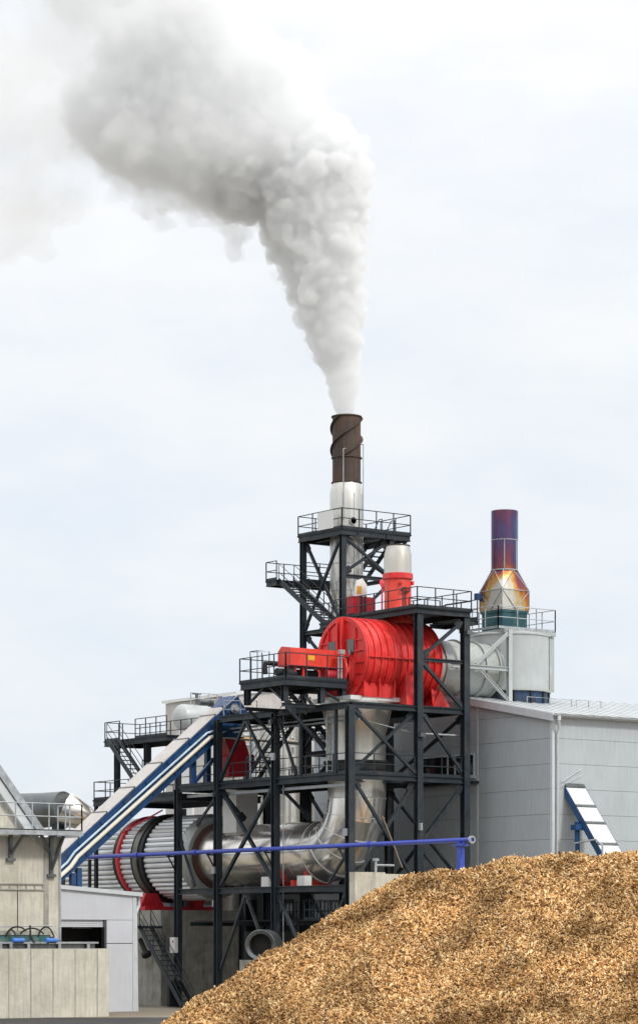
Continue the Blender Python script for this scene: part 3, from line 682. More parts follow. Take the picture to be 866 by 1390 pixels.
for k in range(4):
    z0_ = 15 + k * 2.2
    for q in (-1, 1):
        m.path([Vector((CHX + math.cos(R(-110 + q * (t * 28 - 14))) * 1.0, CHY + math.sin(R(-110 + q * (t * 28 - 14))) * 1.0, z0_ + t * 2.2)) for t in [0, .25, .5, .75, 1]], .018, 5)
m.build('cladding_seam', 'galv', ch)
for px, t0, t1, yy in ((466, 609, 705, 8.9), (493, 603, 705, 9.3)):
    p = at_depth(px, t1, rd(CHX, yy)[1]); q = at_depth(px, t0, rd(CHX, yy)[1])
    m = MB(); m.path([p, q], .03, 6); m.path([q, (CHX + (q.x - CHX) * .8, CHY - .8, q.z + .02)], .025, 6); m.build('lightning_rod', 'galv', ch)
m = MB(); p = at_depth(478, 707, rd(CHX, 9)[1]); m.lathe([(.24, 0), (.24, .06), (.2, .06), (.2, 0)], (p.x, CHY - .98 - .04, p.z), (0, -1, 0), 20); m.build('inspection_port', 'bright', ch)

# ================================================================ VERTICAL FLUE, ELBOW AND HORIZONTAL DUCT
DX, DY, DAZ = 3.2, 3.65, 7.45
el = thing('hot_gas_duct', 'shiny stainless duct that bends from upright to horizontal inside the frame', 'duct', (DX, DY, 5.5))
rv = 1.62; ztopd = zat(952, DX, DY - 1.0)
m = MB(); prof = [(2.02, ztopd), (2.02, ztopd - .12), (1.72, ztopd - 1.4), (rv, ztopd - 1.75)]
z = ztopd - 1.75
while z > DAZ + 3.4: prof += [(rv, z - 1.05), (rv + .012, z - 1.06), (rv + .012, z - 1.1), (rv, z - 1.11)]; z -= 1.11
prof += [(rv, DAZ + 2.9)]
m.lathe(prof, (DX, DY, 0), n=56); m.build('upright_section', 'bright', el)
m = MB(); m.box(DX - 1.75, DY - 1.75, ztopd - .02, DX + 1.75, DY + 1.75, ztopd + .22); m.build('top_flange', 'whitemetal', el)
zj = zat(1047, DX, DY - 1.4)
for dz in (0, .55):
    m = MB(); m.lathe([(rv, zj + dz - .08), (rv + .25, zj + dz - .06), (rv + .25, zj + dz + .06), (rv, zj + dz + .08)], (DX, DY, 0), n=56, cap=False); m.build('expansion_ring', 'dark', el)
m = MB(); m.lathe([(rv + .01, zj), (rv + .13, zj + .1), (rv + .13, zj + .45), (rv + .01, zj + .55)], (DX, DY, 0), n=56, cap=False); m.build('bellows', 'black', el)
# elbow: from vertical down to +Y direction
rb = 2.9; pts = []; rad = []
for i in range(6):
    a = i / 5 * PI / 2
    pts.append(Vector((DX, DY + rb - rb * math.cos(a), DAZ + rb - rb * math.sin(a)))); rad.append(rv + (1.78 - rv) * i / 5)
pts = [Vector((DX, DY, DAZ + rb + .05))] + pts; rad = [rv] + rad
m = MB(); m.path(pts, rad, 56); m.build('elbow', 'stainless', el, ang=12)
for p_, r_, q_ in zip(pts[1:], rad[1:], pts[:-1]):
    d = (p_ - q_).normalized(); m = MB(); m.lathe([(r_, -.03), (r_ + .03, -.025), (r_ + .03, .025), (r_, .03)], p_, d, 56, cap=False); m.build('elbow_seam', 'whitemetal', el)
prof = []; y = DY + rb; r = 1.78
while y < 17.9: prof += [(r, y), (r, y + 1.45), (r + .014, y + 1.46), (r + .014, y + 1.52), (r, y + 1.53)]; y += 1.53
m = MB(); m.lathe(prof + [(r, 18.2)], (DX, 0, DAZ), (0, 1, 0), 64); m.build('horizontal_section', 'stainless', el)
m = MB(); m.lathe([(r, 17.05), (2.0, 17.1), (2.0, 17.6), (r, 17.65)], (DX, 0, DAZ), (0, 1, 0), 64, cap=False); m.build('rust_seal', 'corten', el)
for y in (7.1, 10.0):
    m = MB(); m.prism([(DX - 1.1, y, DAZ - 2.1), (DX + 1.1, y, DAZ - 2.1), (DX + .5, y, DAZ - 1.6), (DX - .5, y, DAZ - 1.6)], (0, .25, 0)); m.box(DX - 1.3, y - .1, Z0 + .17, DX + 1.3, y + .4, DAZ - 2.1)
    m.box(-.9 + DX - 1.0, y, DAZ - 1.95, DX - .6, y + .3, DAZ - 1.6)
    m.build('saddle', 'redor', el)
for y in (5.2, 8.7): 
    m = MB(); m.box(-.05 + .5, y - .35, Z0 - .1 + .27, .95, y + .35, Z0 + .75); m.build('counterweight', 'whitemetal', el)
for y in (7.0, 9.9, 5.0):
    beam(fr, (.2, y + .15, Z0), (6.2, y + .15, Z0), .24, .3)

# ================================================================ ROTARY DRUM
dr = thing('rotary_drum', 'huge horizontal drying drum in ribbed silver cladding with steel and red rings', 'drum', (DX, 30, 4.0))
R0 = 2.5
def ribbed(y0, y1, nribs=48):
    vs_, fs_ = [], []; prof = []
    for k in range(nribs):
        for t, rr_ in ((0, R0 - .2), (.12, R0 - .2), (.14, R0 - .01), (.42, R0 + .09), (.72, R0 + .09), (.985, R0 - .01)): prof.append(((k + t) / nribs * 2 * PI, rr_))
    n = len(prof)
    for y in (y0, y1): vs_ += [(DX + rr_ * math.cos(a), y, DAZ + rr_ * math.sin(a)) for a, rr_ in prof]
    fs_ = [(j, j + n, (j + 1) % n + n, (j + 1) % n) for j in range(n)] + [tuple(range(n)), tuple(range(2 * n - 1, n - 1, -1))]
    return MB().add(vs_, fs_)
for a, b in ((17.95, 21.75), (23.3, 24.5), (25.4, 33.0), (34.2, 52)):
    ribbed(a, b).build('cladding', 'drumclad', dr, ang=20)
m = MB(); m.lathe([(R0 - .04, 18.0), (R0 - .04, 52)], (DX, 0, DAZ), (0, 1, 0), 96); m.build('drum_core', 'coregrey', dr)
m = MB(); m.lathe([(2.02, 17.4), (2.02, 17.3), (2.3, 17.3), (2.52, 17.75), (2.52, 17.98), (2.4, 18.0)], (DX, 0, DAZ), (0, 1, 0), 72, cap=False); m.lathe([(1.8, 17.5), (2.1, 17.45)], (DX, 0, DAZ), (0, 1, 0), 72, cap=False)
m.build('end_ring', 'ductgrey', dr)
def ring(y, w, r_, mat, nm):
    m = MB(); m.lathe([(R0 - .1, y - w / 2), (r_ - .03, y - w / 2), (r_, y - w / 2 + .03), (r_, y + w / 2 - .03), (r_ - .03, y + w / 2), (R0 - .1, y + w / 2)], (DX, 0, DAZ), (0, 1, 0), 80, cap=False); m.build(nm, mat, dr)
ring(22.1, .3, 2.66, 'black', 'riding_ring'); ring(22.62, .5, 2.74, 'ringsteel', 'riding_ring'); ring(23.1, .22, 2.66, 'black', 'riding_ring')
ring(24.75, .24, 2.70, 'pinkred', 'girth_gear'); ring(25.15, .3, 2.62, 'black', 'girth_gear'); ring(33.6, .6, 2.72, 'black', 'riding_ring')
# supports
for x in (DX - 1.75, DX + 1.75):
    m = MB(); m.lathe([(.45, -.3), (.45, .3)], (x, 22.6, DAZ - 2.62), (0, 1, 0), 24); m.build('support_roller', 'darkred', dr)
m = MB(); m.box(DX - 2.7, 21.4, 4.25, DX + 2.7, 23.9, 4.5); m.prism([(DX - 2.7, 21.9, 4.5), (DX - 2.3, 21.9, 5.3), (DX - 1.5, 21.9, 5.3), (DX - 1.0, 21.9, 4.5)], (0, .25, 0)); m.prism([(DX - 2.7, 23.0, 4.5), (DX - 2.3, 23.0, 5.3), (DX - 1.5, 23.0, 5.3), (DX - 1.0, 23.0, 4.5)], (0, .25, 0)); m.build('roller_frame', 'darkred', dr)
m = MB(); m.path([(DX - 2.2, 24.9, DAZ + 1.6), (DX - 1.4, 21.5, DAZ + 2.9)], .05, 6); m.build('tension_rod', 'pinkred', dr)
pr = MB(); pr.box(DX - 2.8, 19.5, 0, DX + 2.8, 30, 4.25)
tag(pr.build('concrete_plinth', 'concrete2'), 'stained grey concrete block under the drum rollers behind the small stairs', 'plinth')
pr = MB(); pr.box(.3, 31.5, 0, 6, 37, 4.2)
tag(pr.build('concrete_plinth', 'concrete2'), 'rear concrete block under the far end of the drum, mostly hidden by the shed', 'plinth')

# access stairs by the plinth
ac = thing('access_stair', 'small charcoal access stairs with railing before the stained concrete block', 'stairs', (-.9, 18.7, 0))
zz = 3.3
m = MB(); deck(m, -1.6, 19.0, .2, 21.8, zz, .16); m.build('landing', 'steel', ac)
stair(ac, (-.9, 19.2, zz), (-.9, 14.6, GZ + .1), (.4, 0, 0), 16)
guard(ac, [(-1.55, 19.1, zz), (-1.55, 21.7, zz)], toe=False)
m = MB(); m.bar((-1.4, 21.2, 0), (-1.4, 21.2, zz - .1), .14); m.bar((-1.4, 19.6, 0), (-1.4, 19.6, zz - .1), .14); m.build('post', 'steel', ac)
m = MB(); q = Vector((-1.0, 18.9, 1.6)); m.path([q, q + Vector((0, .7, .9))], .14, 10); m.lathe([(.3, -.1), (.3, .1)], q, (0, .6, .8), 14); m.build('lamp_arm', 'dark', ac)

# ================================================================ BLUE PIPE
bpz, bx = 7.56, -.62
pp = thing('blue_pipe', 'long cobalt blue pipeline crossing in front of drum and frame with open end', 'pipe', (bx, 0, 0))
ye, ys = y_at(640, bx), 27
m = MB(); m.path([(bx, ys, bpz), (bx, 10, bpz - .01), (bx, ye, bpz)], .118, 16, caps=False)
m.path([(bx, ye + 1.2, bpz), (bx, ye, bpz)], .10, 16, caps=True); m.build('pipe_run', 'cobalt', pp)
for y in (14.2, 7.6, 20.5, -2.5):
    m = MB(); m.lathe([(.13, -.1), (.17, -.1), (.17, .1), (.13, .1)], (bx, y, bpz), (0, 1, 0), 16, cap=False); m.build('coupling', 'cobalt', pp)
m = MB(); m.lathe([(.11, -.06), (.2, -.06), (.2, .06), (.11, .06)], (bx, ye, bpz), (0, 1, 0), 20, cap=False); m.lathe([(.20, -.065), (.11, -.065)], (bx, ye, bpz), (0, 1, 0), 20, cap=False); m.build('end_flange', 'galv', pp)
yp = y_at(625, bx)
m = MB(); m.box(bx - .14, yp - .14, 0, bx + .14, yp + .14, bpz - .3); m.box(bx - .3, yp - .3, bpz - .3, bx + .3, yp + .3, bpz - .22); m.box(bx - .18, yp - .06, bpz - .22, bx + .18, yp + .06, bpz - .1); m.build('support_post', 'cobalt', pp)
for y in (0, 7, 12.8, 17):
    m = MB(); m.bar((-.19, y + .1, bpz - .17), (bx - .1, y + .1, bpz - .17), .09); m.bar((-.19, y + .1, bpz - .9), (bx, y + .1, bpz - .2), .07); m.build('bracket', 'steel', pp)
m = MB(); m.bar((bx, 26, 0), (bx, 26, bpz - .15), .16); m.build('support_post', 'steel', pp)

# ================================================================ CONVEYOR (blue, cream lids)
cv = thing('inclined_conveyor', 'steep blue inclined conveyor with cream lids climbing to the steel frame', 'conveyor', (-4, 14.3, 5))
CY0, CY1 = 13.35, 14.8
yc = CY0
xb, xt = x_at(78, yc), x_at(322, yc)
A = Vector((xb, yc, zat(1200, xb, yc))); T = Vector((xt, yc, zat(943, xt, yc) - .15))
# lower edge of the side plate passes A, upper edge passes T; make the axis parallel
hgt = 1.12
ax = (T - A); ax.y = 0
up0 = Vector((-ax.z, 0, ax.x)).normalized()
T2 = T - up0 * hgt; ax = (T2 - A).normalized(); upn = Vector((-ax.z, 0, ax.x)).normalized(); Lc = (T2 - A).length
W = Vector((0, CY1 - CY0, 0))
def cvp(s, h, y=CY0): q = A + ax * s + upn * h; return Vector((q.x, y, q.z))
m = MB(); m.prism([cvp(-2, 0), cvp(Lc, 0), cvp(Lc, hgt), cvp(-2, hgt)], (0, .06, 0)); m.prism([cvp(-2, 0, CY1 - .06), cvp(Lc, 0, CY1 - .06), cvp(Lc, hgt, CY1 - .06), cvp(-2, hgt, CY1 - .06)], (0, .06, 0))
m.prism([cvp(-2, .02, CY0 + .06), cvp(Lc, .02, CY0 + .06), cvp(Lc, .08, CY0 + .06), cvp(-2, .08, CY0 + .06)], (0, W.y - .12, 0)); m.build('side_frame', 'blue', cv)
m = MB()
for h0, h1 in ((-.05, .04), (hgt - .06, hgt + .03)): m.prism([cvp(-2, h0, CY0 - .1), cvp(Lc, h0, CY0 - .1), cvp(Lc, h1, CY0 - .1), cvp(-2, h1, CY0 - .1)], (0, .1, 0))
k = 0.6
while k < Lc: m.prism([cvp(k, .04, CY0 - .06), cvp(k + .06, .04, CY0 - .06), cvp(k + .06, hgt - .06, CY0 - .06), cvp(k, hgt - .06, CY0 - .06)], (0, .06, 0)); k += 1.9
m.build('side_flange', 'blue', cv)
k, nl = -2.0, 0
while k < Lc - .4:
    e = min(k + 2.35, Lc + .02)
    c = MB(); y0_, y1_ = CY0 - .05, CY1 + .05
    # lids sit slightly overlapping like shingles
    c.prism([cvp(k + .03, hgt + .03, y0_), cvp(e + .02, hgt + .07, y0_), cvp(e + .02, hgt + .13, y0_), cvp(k + .03, hgt + .07, y0_)], (0, y1_ - y0_, 0)); c.build('lid', 'cream', cv)
    if e < Lc - .5: c = MB(); c.prism([cvp(e - .02, hgt + .02, y0_ - .03), cvp(e + .06, hgt + .02, y0_ - .03), cvp(e + .06, hgt + .16, y0_ - .03), cvp(e - .02, hgt + .16, y0_ - .03)], (0, y1_ - y0_ + .06, 0)); c.build('lid_strap', 'dull', cv)
    k = e
# pipes along the side
m = MB(); m.path([cvp(-2, .62, CY0 - .2), cvp(1.2, .62, CY0 - .2), cvp(1.9, .78, CY0 - .2), cvp(Lc - 3.2, .78, CY0 - .2), cvp(Lc - 2.2, .45, CY0 - .2), Vector((-.35, CY0 - .2, zat(995, 0, CY0)))], .065, 10); m.build('side_pipe', 'skyblue', cv)
m = MB(); m.path([cvp(-2, .30, CY0 - .22), cvp(1.2, .30, CY0 - .22), cvp(1.9, .46, CY0 - .22), cvp(Lc - 3.2, .46, CY0 - .22), cvp(Lc - 2.2, .15, CY0 - .22), Vector((-.35, CY0 - .22, zat(1001, 0, CY0))), Vector((6, CY0 - .22, zat(1001, 0, CY0) - .1))], .12, 10); m.build('insulated_pipe', 'creampipe', cv)
# head box
hd = [(319, 944), (334, 966), (332, 978), (322, 1002), (292, 1002), (281, 985)]
HYc = CY0 - .03
def hp(px, py): X = x_at(px, HYc); return Vector((X, HYc, zat(py, X, HYc)))
m = MB(); m.prism([hp(*q) for q in hd], (0, W.y + .03, 0)); m.build('head_box', 'blue', cv)
m = MB(); a, b = hp(292, 983), hp(326, 951); m.bar(a + Vector((0, -.04, 0)), b + Vector((0, -.04, 0)), .07); m.bar(hp(300, 958) + Vector((0, -.04, 0)), hp(322, 983) + Vector((0, -.04, 0)), .06); m.build('stiffener', 'blue', cv)
m = MB(); c = hp(318, 962); m.lathe([(.3, -.02), (.3, .12), (.16, .12), (.16, .3)], c, (0, -1, 0), 18); m.build('drive_hub', 'galv', cv)
m = MB(); c = hp(284, 958) + Vector((0, .5, .2)); m.lathe([(.17, -.35), (.17, .35)], c, (1, 0, 0), 16); m.lathe([(.12, .35), (.22, .36), (.22, .55)], c, (1, 0, 0), 16); m.build('drive_motor', 'dull', cv)
# legs
for px, top in ((99, 1185), (107, 1178)):
    X = x_at(px, CY0 + .2); m = MB(); m.bar((X, CY0 + .2, 0), (X, CY0 + .2, zat(top, X, CY0)), .3, .3); m.build('leg', 'blue', cv)
m = MB()
X = x_at(282, 14.4); m.bar((X, 14.4, Z1 + .2), (X, 14.4, zat(1005, X, 14.4)), .3); X2 = x_at(262, 14.0); m.bar((X2, 14.0, Z1 + .2), (X2, 14.0, zat(1025, X2, 14)), .3); m.bar((X2 + .1, 13.9, Z1 + .3), (X + .1, 13.9, zat(1030, X, 14)), .2)
m.build('leg', 'blue', cv)
for px in (296,):
    pass
# service rail on the head
m = MB(); rail(m, [hp(300, 975) + Vector((0, -.3, 0)), hp(345, 975) + Vector((0, -.3, 0))], h=1.0, toe=False, r=.025); m.build('service_rail', 'galv', cv)

# red chute under the conveyor head
rc = thing('feed_chute', 'slanting dark red feed chute inside the frame under the blue conveyor head', 'chute', (2.5, 14.2, Z1))
YC = 13.6
def cp(px, py, y=YC): X = x_at(px, y); return Vector((X, y, zat(py, X, y)))
m = MB(); m.prism([cp(305, 1000), cp(331, 1000), cp(341, 1032), cp(316, 1034)], (0, 1.2, 0)); m.build('inclined_chute', 'darkred', rc)
m = MB(); m.prism([cp(311, 1027, 13.3), cp(345, 1024, 13.3), cp(346, 1036, 13.3), cp(336, 1054, 13.3), cp(311, 1054, 13.3)], (0, 1.5, 0)); m.build('valve_body', 'darkred', rc)
m = MB(); c = cp(338, 1031, 13.25); m.lathe([(.22, 0), (.22, .1), (.1, .1), (.1, .2)], c, (0, -1, 0), 16); m.build('shaft_hub', 'galv', rc)
X_a, X_b = x_at(321, 13.6), x_at(350, 13.6)
m = MB(); m.box(X_a, 13.6, DAZ + 1.3, X_b, 15.0, Z1 + .1); m.build('drop_box', 'whitemetal', rc)

# ================================================================ DRUM WALKWAYS (left, behind conveyor)
wk = thing('drum_walkway', 'two level charcoal walkway with stairs above the drum behind the conveyor', 'walkway', (3, 22, 0))
zl, zu = 11.15, 14.75
m = MB(); deck(m, .2, 17.3, 6.2, 27.0, zl, .1); m.build('grating_deck', 'grating', wk)
deck_edge(wk, .2, 17.4, 6.2, 26.9, zl, .34, .16)
guard(wk, [(.25, 26.9, zl), (.25, 17.6, zl)]); guard(wk, [(.25, 26.9, zl), (6.1, 26.9, zl)])
for x, y in ((.1, 26.4), (6.6, 26.4), (6.6, 20)):
    column(wk, x, y, 0, zl - .4, .2)
for x, y in ((.75, 25.0), (.75, 21.6), (3, 25), (3, 21.6)): column(wk, x, y, zl, zu - .3, .3)
m = MB(); deck(m, .5, 19.0, 3.2, 26.2, zu); m.build('grating_deck', 'grating', wk)
deck_edge(wk, .55, 19.05, 3.15, 26.15, zu, .28, .14)
guard(wk, [(.55, 26.1, zu), (.55, 24.4, zu)], h=1.15); guard(wk, [(.55, 26.1, zu), (3.1, 26.1, zu)], h=1.15); guard(wk, [(.55, 22.6, zu), (.55, 19.1, zu)], h=1.15); guard(wk, [(3.1, 26.1, zu), (3.1, 19.1, zu)], h=1.15)
stair(wk, (.0, 24.3, zu - .02), (.0, 20.2, zl + .05), (.42, 0, 0), 13)
for i, (px, y0_) in enumerate(((268, 1066), (278, 1066), (300, 1072))):
    pass

# ================================================================ WAREHOUSE
WX, WY, WYR = 10.0, -5.1, 6.0
ze = 14.75; sl = .185; zr_ = ze + sl * (WYR - WY); WX2, WYB = 46.0, 17.1
wh = thing('warehouse', 'large grey panelled warehouse with low pitched pale roof and corner downpipe', 'warehouse', (WX, WY, 0))
ph = 1.385; zb0 = zat(1139, WX, WY) % ph
def roofz(y): return ze + sl * (min(y, 2 * WYR - y) - WY)
# gable wall (normal -X): stacked panels, the top one cut by the roof line
m = MB(); z = zb0 - ph
while z < zr_:
    za, zbb = max(0, z + .008), z + ph - .008
    if zbb <= ze - .05:
        m.box(WX, WY + .16, za, WX + .12, 1.28, zbb); m.box(WX, 1.42, za, WX + .12, WYB, zbb)
    else:
        for ya_, yb_ in ((WY + .16, 1.28), (1.42, WYR), (WYR, WYB)):
            n = 8; top = []
            ysn = [ya_ + (yb_ - ya_) * i / n for i in range(n + 1)]
            poly = [(WX, y, min(zbb, roofz(y) - .1)) for y in ysn]
            poly = [p for p in poly if p[2] > za + .02]
            if len(poly) > 1:
                ylo, yhi = poly[0][1], poly[-1][1]
                m.prism([(WX, ylo, za), (WX, yhi, za)] + poly[::-1], (.12, 0, 0))
    z += ph
m.build('gable_wall', 'panel', wh)
m = MB(); m.prism([(WX + .13, WY + .14, 0), (WX + .13, WYB, 0), (WX + .13, WYB, roofz(WYB) - .1), (WX + .13, WYR, zr_ - .1), (WX + .13, WY + .14, ze - .1)], (.1, 0, 0)); m.build('wall_core', 'dull', wh)
m = MB(); z = zb0 - ph
while z < ze:
    za, zbb = max(0, z + .008), min(z + ph - .008, ze - .02); m.box(WX + .16, WY, za, WX2, WY + .12, zbb); z += ph
m.build('side_wall', 'panel', wh)
m = MB(); m.box(WX + .25, WY + .13, 0, WX2, WY + .2, ze - .1); m.build('wall_core', 'dull', wh)
m = MB(); m.box(WX - .03, WY - .03, 0, WX + .155, WY + .155, ze); m.build('corner_trim', 'trim', wh)
m = MB(); m.box(WX - .03, 1.285, 0, WX + .1, 1.415, roofz(1.35) - .12); m.build('corner_trim', 'trim', wh)
m = MB()
for s, (ya_, yb_) in ((1, (WY - .35, WYR)), (-1, (WYR, WYB + .3))):
    za = roofz(ya_) if s > 0 else zr_; zb_ = zr_ if s > 0 else roofz(yb_)
    m.prism([(WX - .25, ya_, za - .02), (WX - .25, yb_, zb_ - .02), (WX - .25, yb_, zb_ + .14), (WX - .25, ya_, za + .14)], (WX2 - WX + .5, 0, 0))
    x = WX + .2
    while x < WX2:
        m.prism([(x, ya_, za + .14), (x, yb_, zb_ + .14), (x, yb_, zb_ + .18), (x, ya_, za + .18)], (.06, 0, 0)); x += 1.0
m.build('roof', 'roofm', wh)
m = MB()
m.prism([(WX - .29, WY - .36, ze - .32), (WX - .29, WYR, zr_ - .25), (WX - .29, WYR, zr_ + .16), (WX - .29, WY - .36, ze + .1)], (.035, 0, 0)); m.build('verge_trim', 'trim', wh)
m = MB(); m.prism([(WX - .3, WY - .36 + a, ze + b) for a, b in ((0, -.02), (-.16, -.02), (-.18, .1), (-.15, .1), (-.13, .01), (0, .01))], (WX2 - WX, 0, 0)); m.build('gutter', 'galv', wh)
m = MB(); xd = x_at(757, WY - .15); m.path([(xd - .18, WY - .42, ze - .02), (xd - .18, WY - .42, ze - .35), (xd - .05, WY - .3, ze - .6), (xd, WY - .12, ze - 1.0), (xd, WY - .12, 0)], .075, 10); m.path([(xd - .18, WY - .42, ze - .02), (xd - .18, WY - .42, ze - .28)], .12, 10); m.build('downpipe', 'trim', wh)
# windows in gable wall
wy0, wy1 = y_at(644, WX), y_at(573, WX)
zw0, zw1 = zat(1054, WX, wy0), zat(1022, WX, wy0)
wn = MB(); wn.box(WX - .05, wy0, zw0, WX - .002, wy0 + .09, zw1); wn.box(WX - .05, wy1 - .09, zw0, WX - .002, wy1, zw1); wn.box(WX - .05, wy0 + .09, zw0, WX - .002, wy1 - .09, zw0 + .1); wn.box(WX - .05, wy0 + .09, zw1 - .1, WX - .002, wy1 - .09, zw1)
for t in (.36, .5): 
    yy = wy0 + (wy1 - wy0) * t; wn.box(WX - .05, yy - .06, zw0 + .1, WX - .002, yy + .06, zw1 - .1)
wo = wn.build('window', 'trim', wh)
m = MB(); m.box(WX - .03, wy0 + .05, zw0 + .05, WX - .008, wy1 - .05, zw1 - .05); m.build('pane', 'glass', wo)
m = MB(); m.box(WX - .12, wy0 - .1, zw0 - .1, WX - .002, wy1 + .1, zw0 - .01); m.build('sill', 'trim', wo)
m = MB(); m.box(WX - .45, wy0 - .4, zw0 - .42, WX - .01, wy1 + 1.5, zw0 - .28); m.build('canopy', 'steel', wh)
# roof safety rails near ridge
for pa, pb, py in ((715, 775, 952), (782, 815, 951)):
    yy = 1.0; Xa, Xb = x_at(pa, yy), x_at(pb, yy); zz_ = roofz(yy) + .14
    m = MB(); m.path([(Xa, yy, zz_), (Xa, yy, zz_ + .38), (Xb, yy, zz_ + .38), (Xb, yy, zz_)], .03, 6); m.bar(((Xa + Xb) / 2, yy, zz_), ((Xa + Xb) / 2, yy, zz_ + .38), .05); m.build('roof_rail', 'galv', wh)

# ================================================================ RIGHT CHUTE CONVEYOR
rr = thing('chip_conveyor', 'white lidded chip conveyor on blue legs leaning on the warehouse side wall', 'conveyor', (12, -8, 0))
xl, xr = x_at(766, WY), x_at(792, WY)
zt_ = zat(1067, xl, WY); dy_ = 4.6; dz_ = dy_ * 1.22
def rp(x, s, h=0): return Vector((x, WY - .05 - dy_ * s, zt_ - dz_ * s + h))
ss = [0, .2, .37, .58, .79, 1.0]
for a, b in zip(ss, ss[1:]):
    m = MB(); m.prism([rp(xl, a + .012), rp(xl, b), rp(xl, b, -.07), rp(xl, a + .012, -.07)], (xr - xl, 0, 0)); m.build('lid', 'whitemetal', rr)
    m = MB(); m.prism([rp(xl - .03, b - .008, .05), rp(xl - .03, b + .014, .05), rp(xl - .03, b + .014, -.03), rp(xl - .03, b - .008, -.03)], (xr - xl + .06, 0, 0)); m.build('lid_joint', 'dull', rr)
for x in (xl - .05, xr):
    m = MB(); m.prism([rp(x, 0, -.02), rp(x, 1, -.02), rp(x, 1, -.6), rp(x, 0, -.6)], (.05, 0, 0)); m.build('side_plate', 'blue', rr)
m = MB(); m.prism([rp(xl, -.02), rp(xl, .02, .03), rp(xl, .02, .12), rp(xl, -.02, .1)], (xr - xl, 0, 0)); m.build('top_edge', 'dull', rr)
m = MB(); m.bar(rp(xl - .3, 0.02, .35), rp(xl + 1.1, .02, 1.1), .02, .05); m.bar(rp(xl - .3, 0.02, .12), rp(xl + 1.1, .02, .75), .02, .02); m.build('rain_flashing', 'trim', rr)
for x in (xl - .15, xr + .1):
    m = MB(); m.bar((x, WY - 1.2, 0), (x, WY - 1.2, zt_ - 2.0), .2, .2); m.build('leg', 'blue', rr)
m = MB(); m.bar((xl - .15, WY - 1.1, 5.2), (xl - .15, WY - 3.4, 6.7), .14); m.build('cross_member', 'blue', rr)
m = MB(); m.box(xl - .5, WY - 1.5, zat(1128, xl, WY), xl + .15, WY - 1.05, zat(1121, xl, WY)); m.build('cross_member', 'blue', rr)
m = MB(); m.path([(xl - .45, WY - 1.3, 4), (xl - .45, WY - 1.3, zat(1146, xl, WY)), (xl - .2, WY - 2.8, zat(1144, xl, WY) + .1), (xl - .1, WY - 3.2, zat(1150, xl, WY)), (xl - .1, WY - 3.2, 4)], .06, 8); m.build('hydraulic_hose', 'galv', rr)

# ================================================================ RETAINING WALL + BITS
rw = MB(); rw.box(-2.2, -3.4, 0, -.2, -2.9, zat(1184, -1, -3.2)); rw.box(-.17, -3.3, 0, 6.4, -2.9, zat(1187, 2, -3.2))
rwo = rw.build('retaining_wall', 'concrete2'); rwo.data.materials.clear(); rwo.data.materials.append(M['concrete'])
tag(rwo, 'low pale concrete retaining wall directly behind the wood chip pile', 'wall')
pv = thing('pipe_valve', 'small grey pipe valve standing on the pale concrete wall', 'valve', (0, -3.1, zat(1187, 0, -3.1)))
X = x_at(510, -3.1); zq_ = zat(1187, X, -3.1)
m = MB(); m.path([(X, -3.1, zq_), (X, -3.1, zq_ + .75)], .07, 8); m.path([(X, -3.1, zq_ + .5), (X + 1.2, -3.1, zq_ + .5)], .06, 8); m.box(X - .14, -3.2, zq_ + .72, X + .14, -3.0, zq_ + .86); m.build('pipe', 'galv', pv)
m = MB(); m.lathe([(.02, -.03), (.18, 0), (.02, .03)], (X + .5, -3.1, zq_ + .7), (0, 0, 1), 12); m.build('valve_wheel', 'dark', pv)
m = MB(); a = at_depth(519, 1108, 150.6); b = at_depth(546, 1178, 149.2); m.bar(a, b, .075, .05)
tag(m.build('timber_plank', 'wood'), 'bare timber plank leaning diagonally inside the steel frame above the wall', 'plank')

# ================================================================ CONCRETE TOWER (left)
ct = thing('concrete_building', 'stained beige concrete building with steep metal edged roof at the picture edge', 'building', (-18.5, 8, 0))
YF = 6.0; XR = x_at(82, YF); ztc = zat(1137, XR, YF)
m = MB(); m.box(XR - 14, YF, 0, XR, YF + 3.8, ztc); 
# narrower upper storey under the steep roof
xa, xb_ = x_at(-40, YF), x_at(56, YF)
m.prism([(xa, YF + .25, ztc), (xb_, YF + .25, ztc), (x_at(0, YF), YF + .25, zat(1050, x_at(0, YF), YF)), (xa, YF + .25, zat(985, xa, YF))], (0, 3.4, 0))
m.build('wall', 'concrete', ct)
m = MB()
p0, p1 = Vector((x_at(58, YF), 0, zat(1131, XR, YF))), Vector((x_at(-45, YF), 0, zat(980, xa, YF)))
dn = (p1 - p0).normalized(); nn = Vector((-dn.z, 0, dn.x)); nn = nn if nn.z > 0 else -nn
m.prism([(q.x, YF - .1, q.z) for q in (p0 - nn * .75, p1 - nn * .75, p1 - nn * .3, p0 - nn * .3)], (0, 4.0, 0)); m.build('roof', 'roofm', ct)
m = MB(); m.prism([(q.x, YF - .2, q.z) for q in (p0 - nn * .27, p1 - nn * .27, p1 + nn * .12, p0 + nn * .12)], (0, 4.2, 0)); m.build('verge_trim', 'galv', ct)
m = MB()  # shallow pilaster, ledge and joint lines on the front
m.box(x_at(60, YF) , YF - .05, 0, x_at(66, YF), YF + .01, ztc - .3)
zl_ = zat(1209, XR, YF)
m.box(XR - 12, YF - .08, zl_, x_at(60, YF), YF, zl_ + .07); m.box(XR - 12, YF - .08, zl_ + .30, x_at(60, YF), YF, zl_ + .36)
for k in range(14): x = x_at(58, YF) - k * .5; m.box(x, YF - .05, zl_ + .07, x + .06, YF, zl_ + .3)
m.build('ledge', 'concrete2', ct)
m = MB(); x = x_at(24, YF); m.box(x, YF - .02, 0, x + .04, YF, zl_); m.build('joint_strip', 'dark', ct)
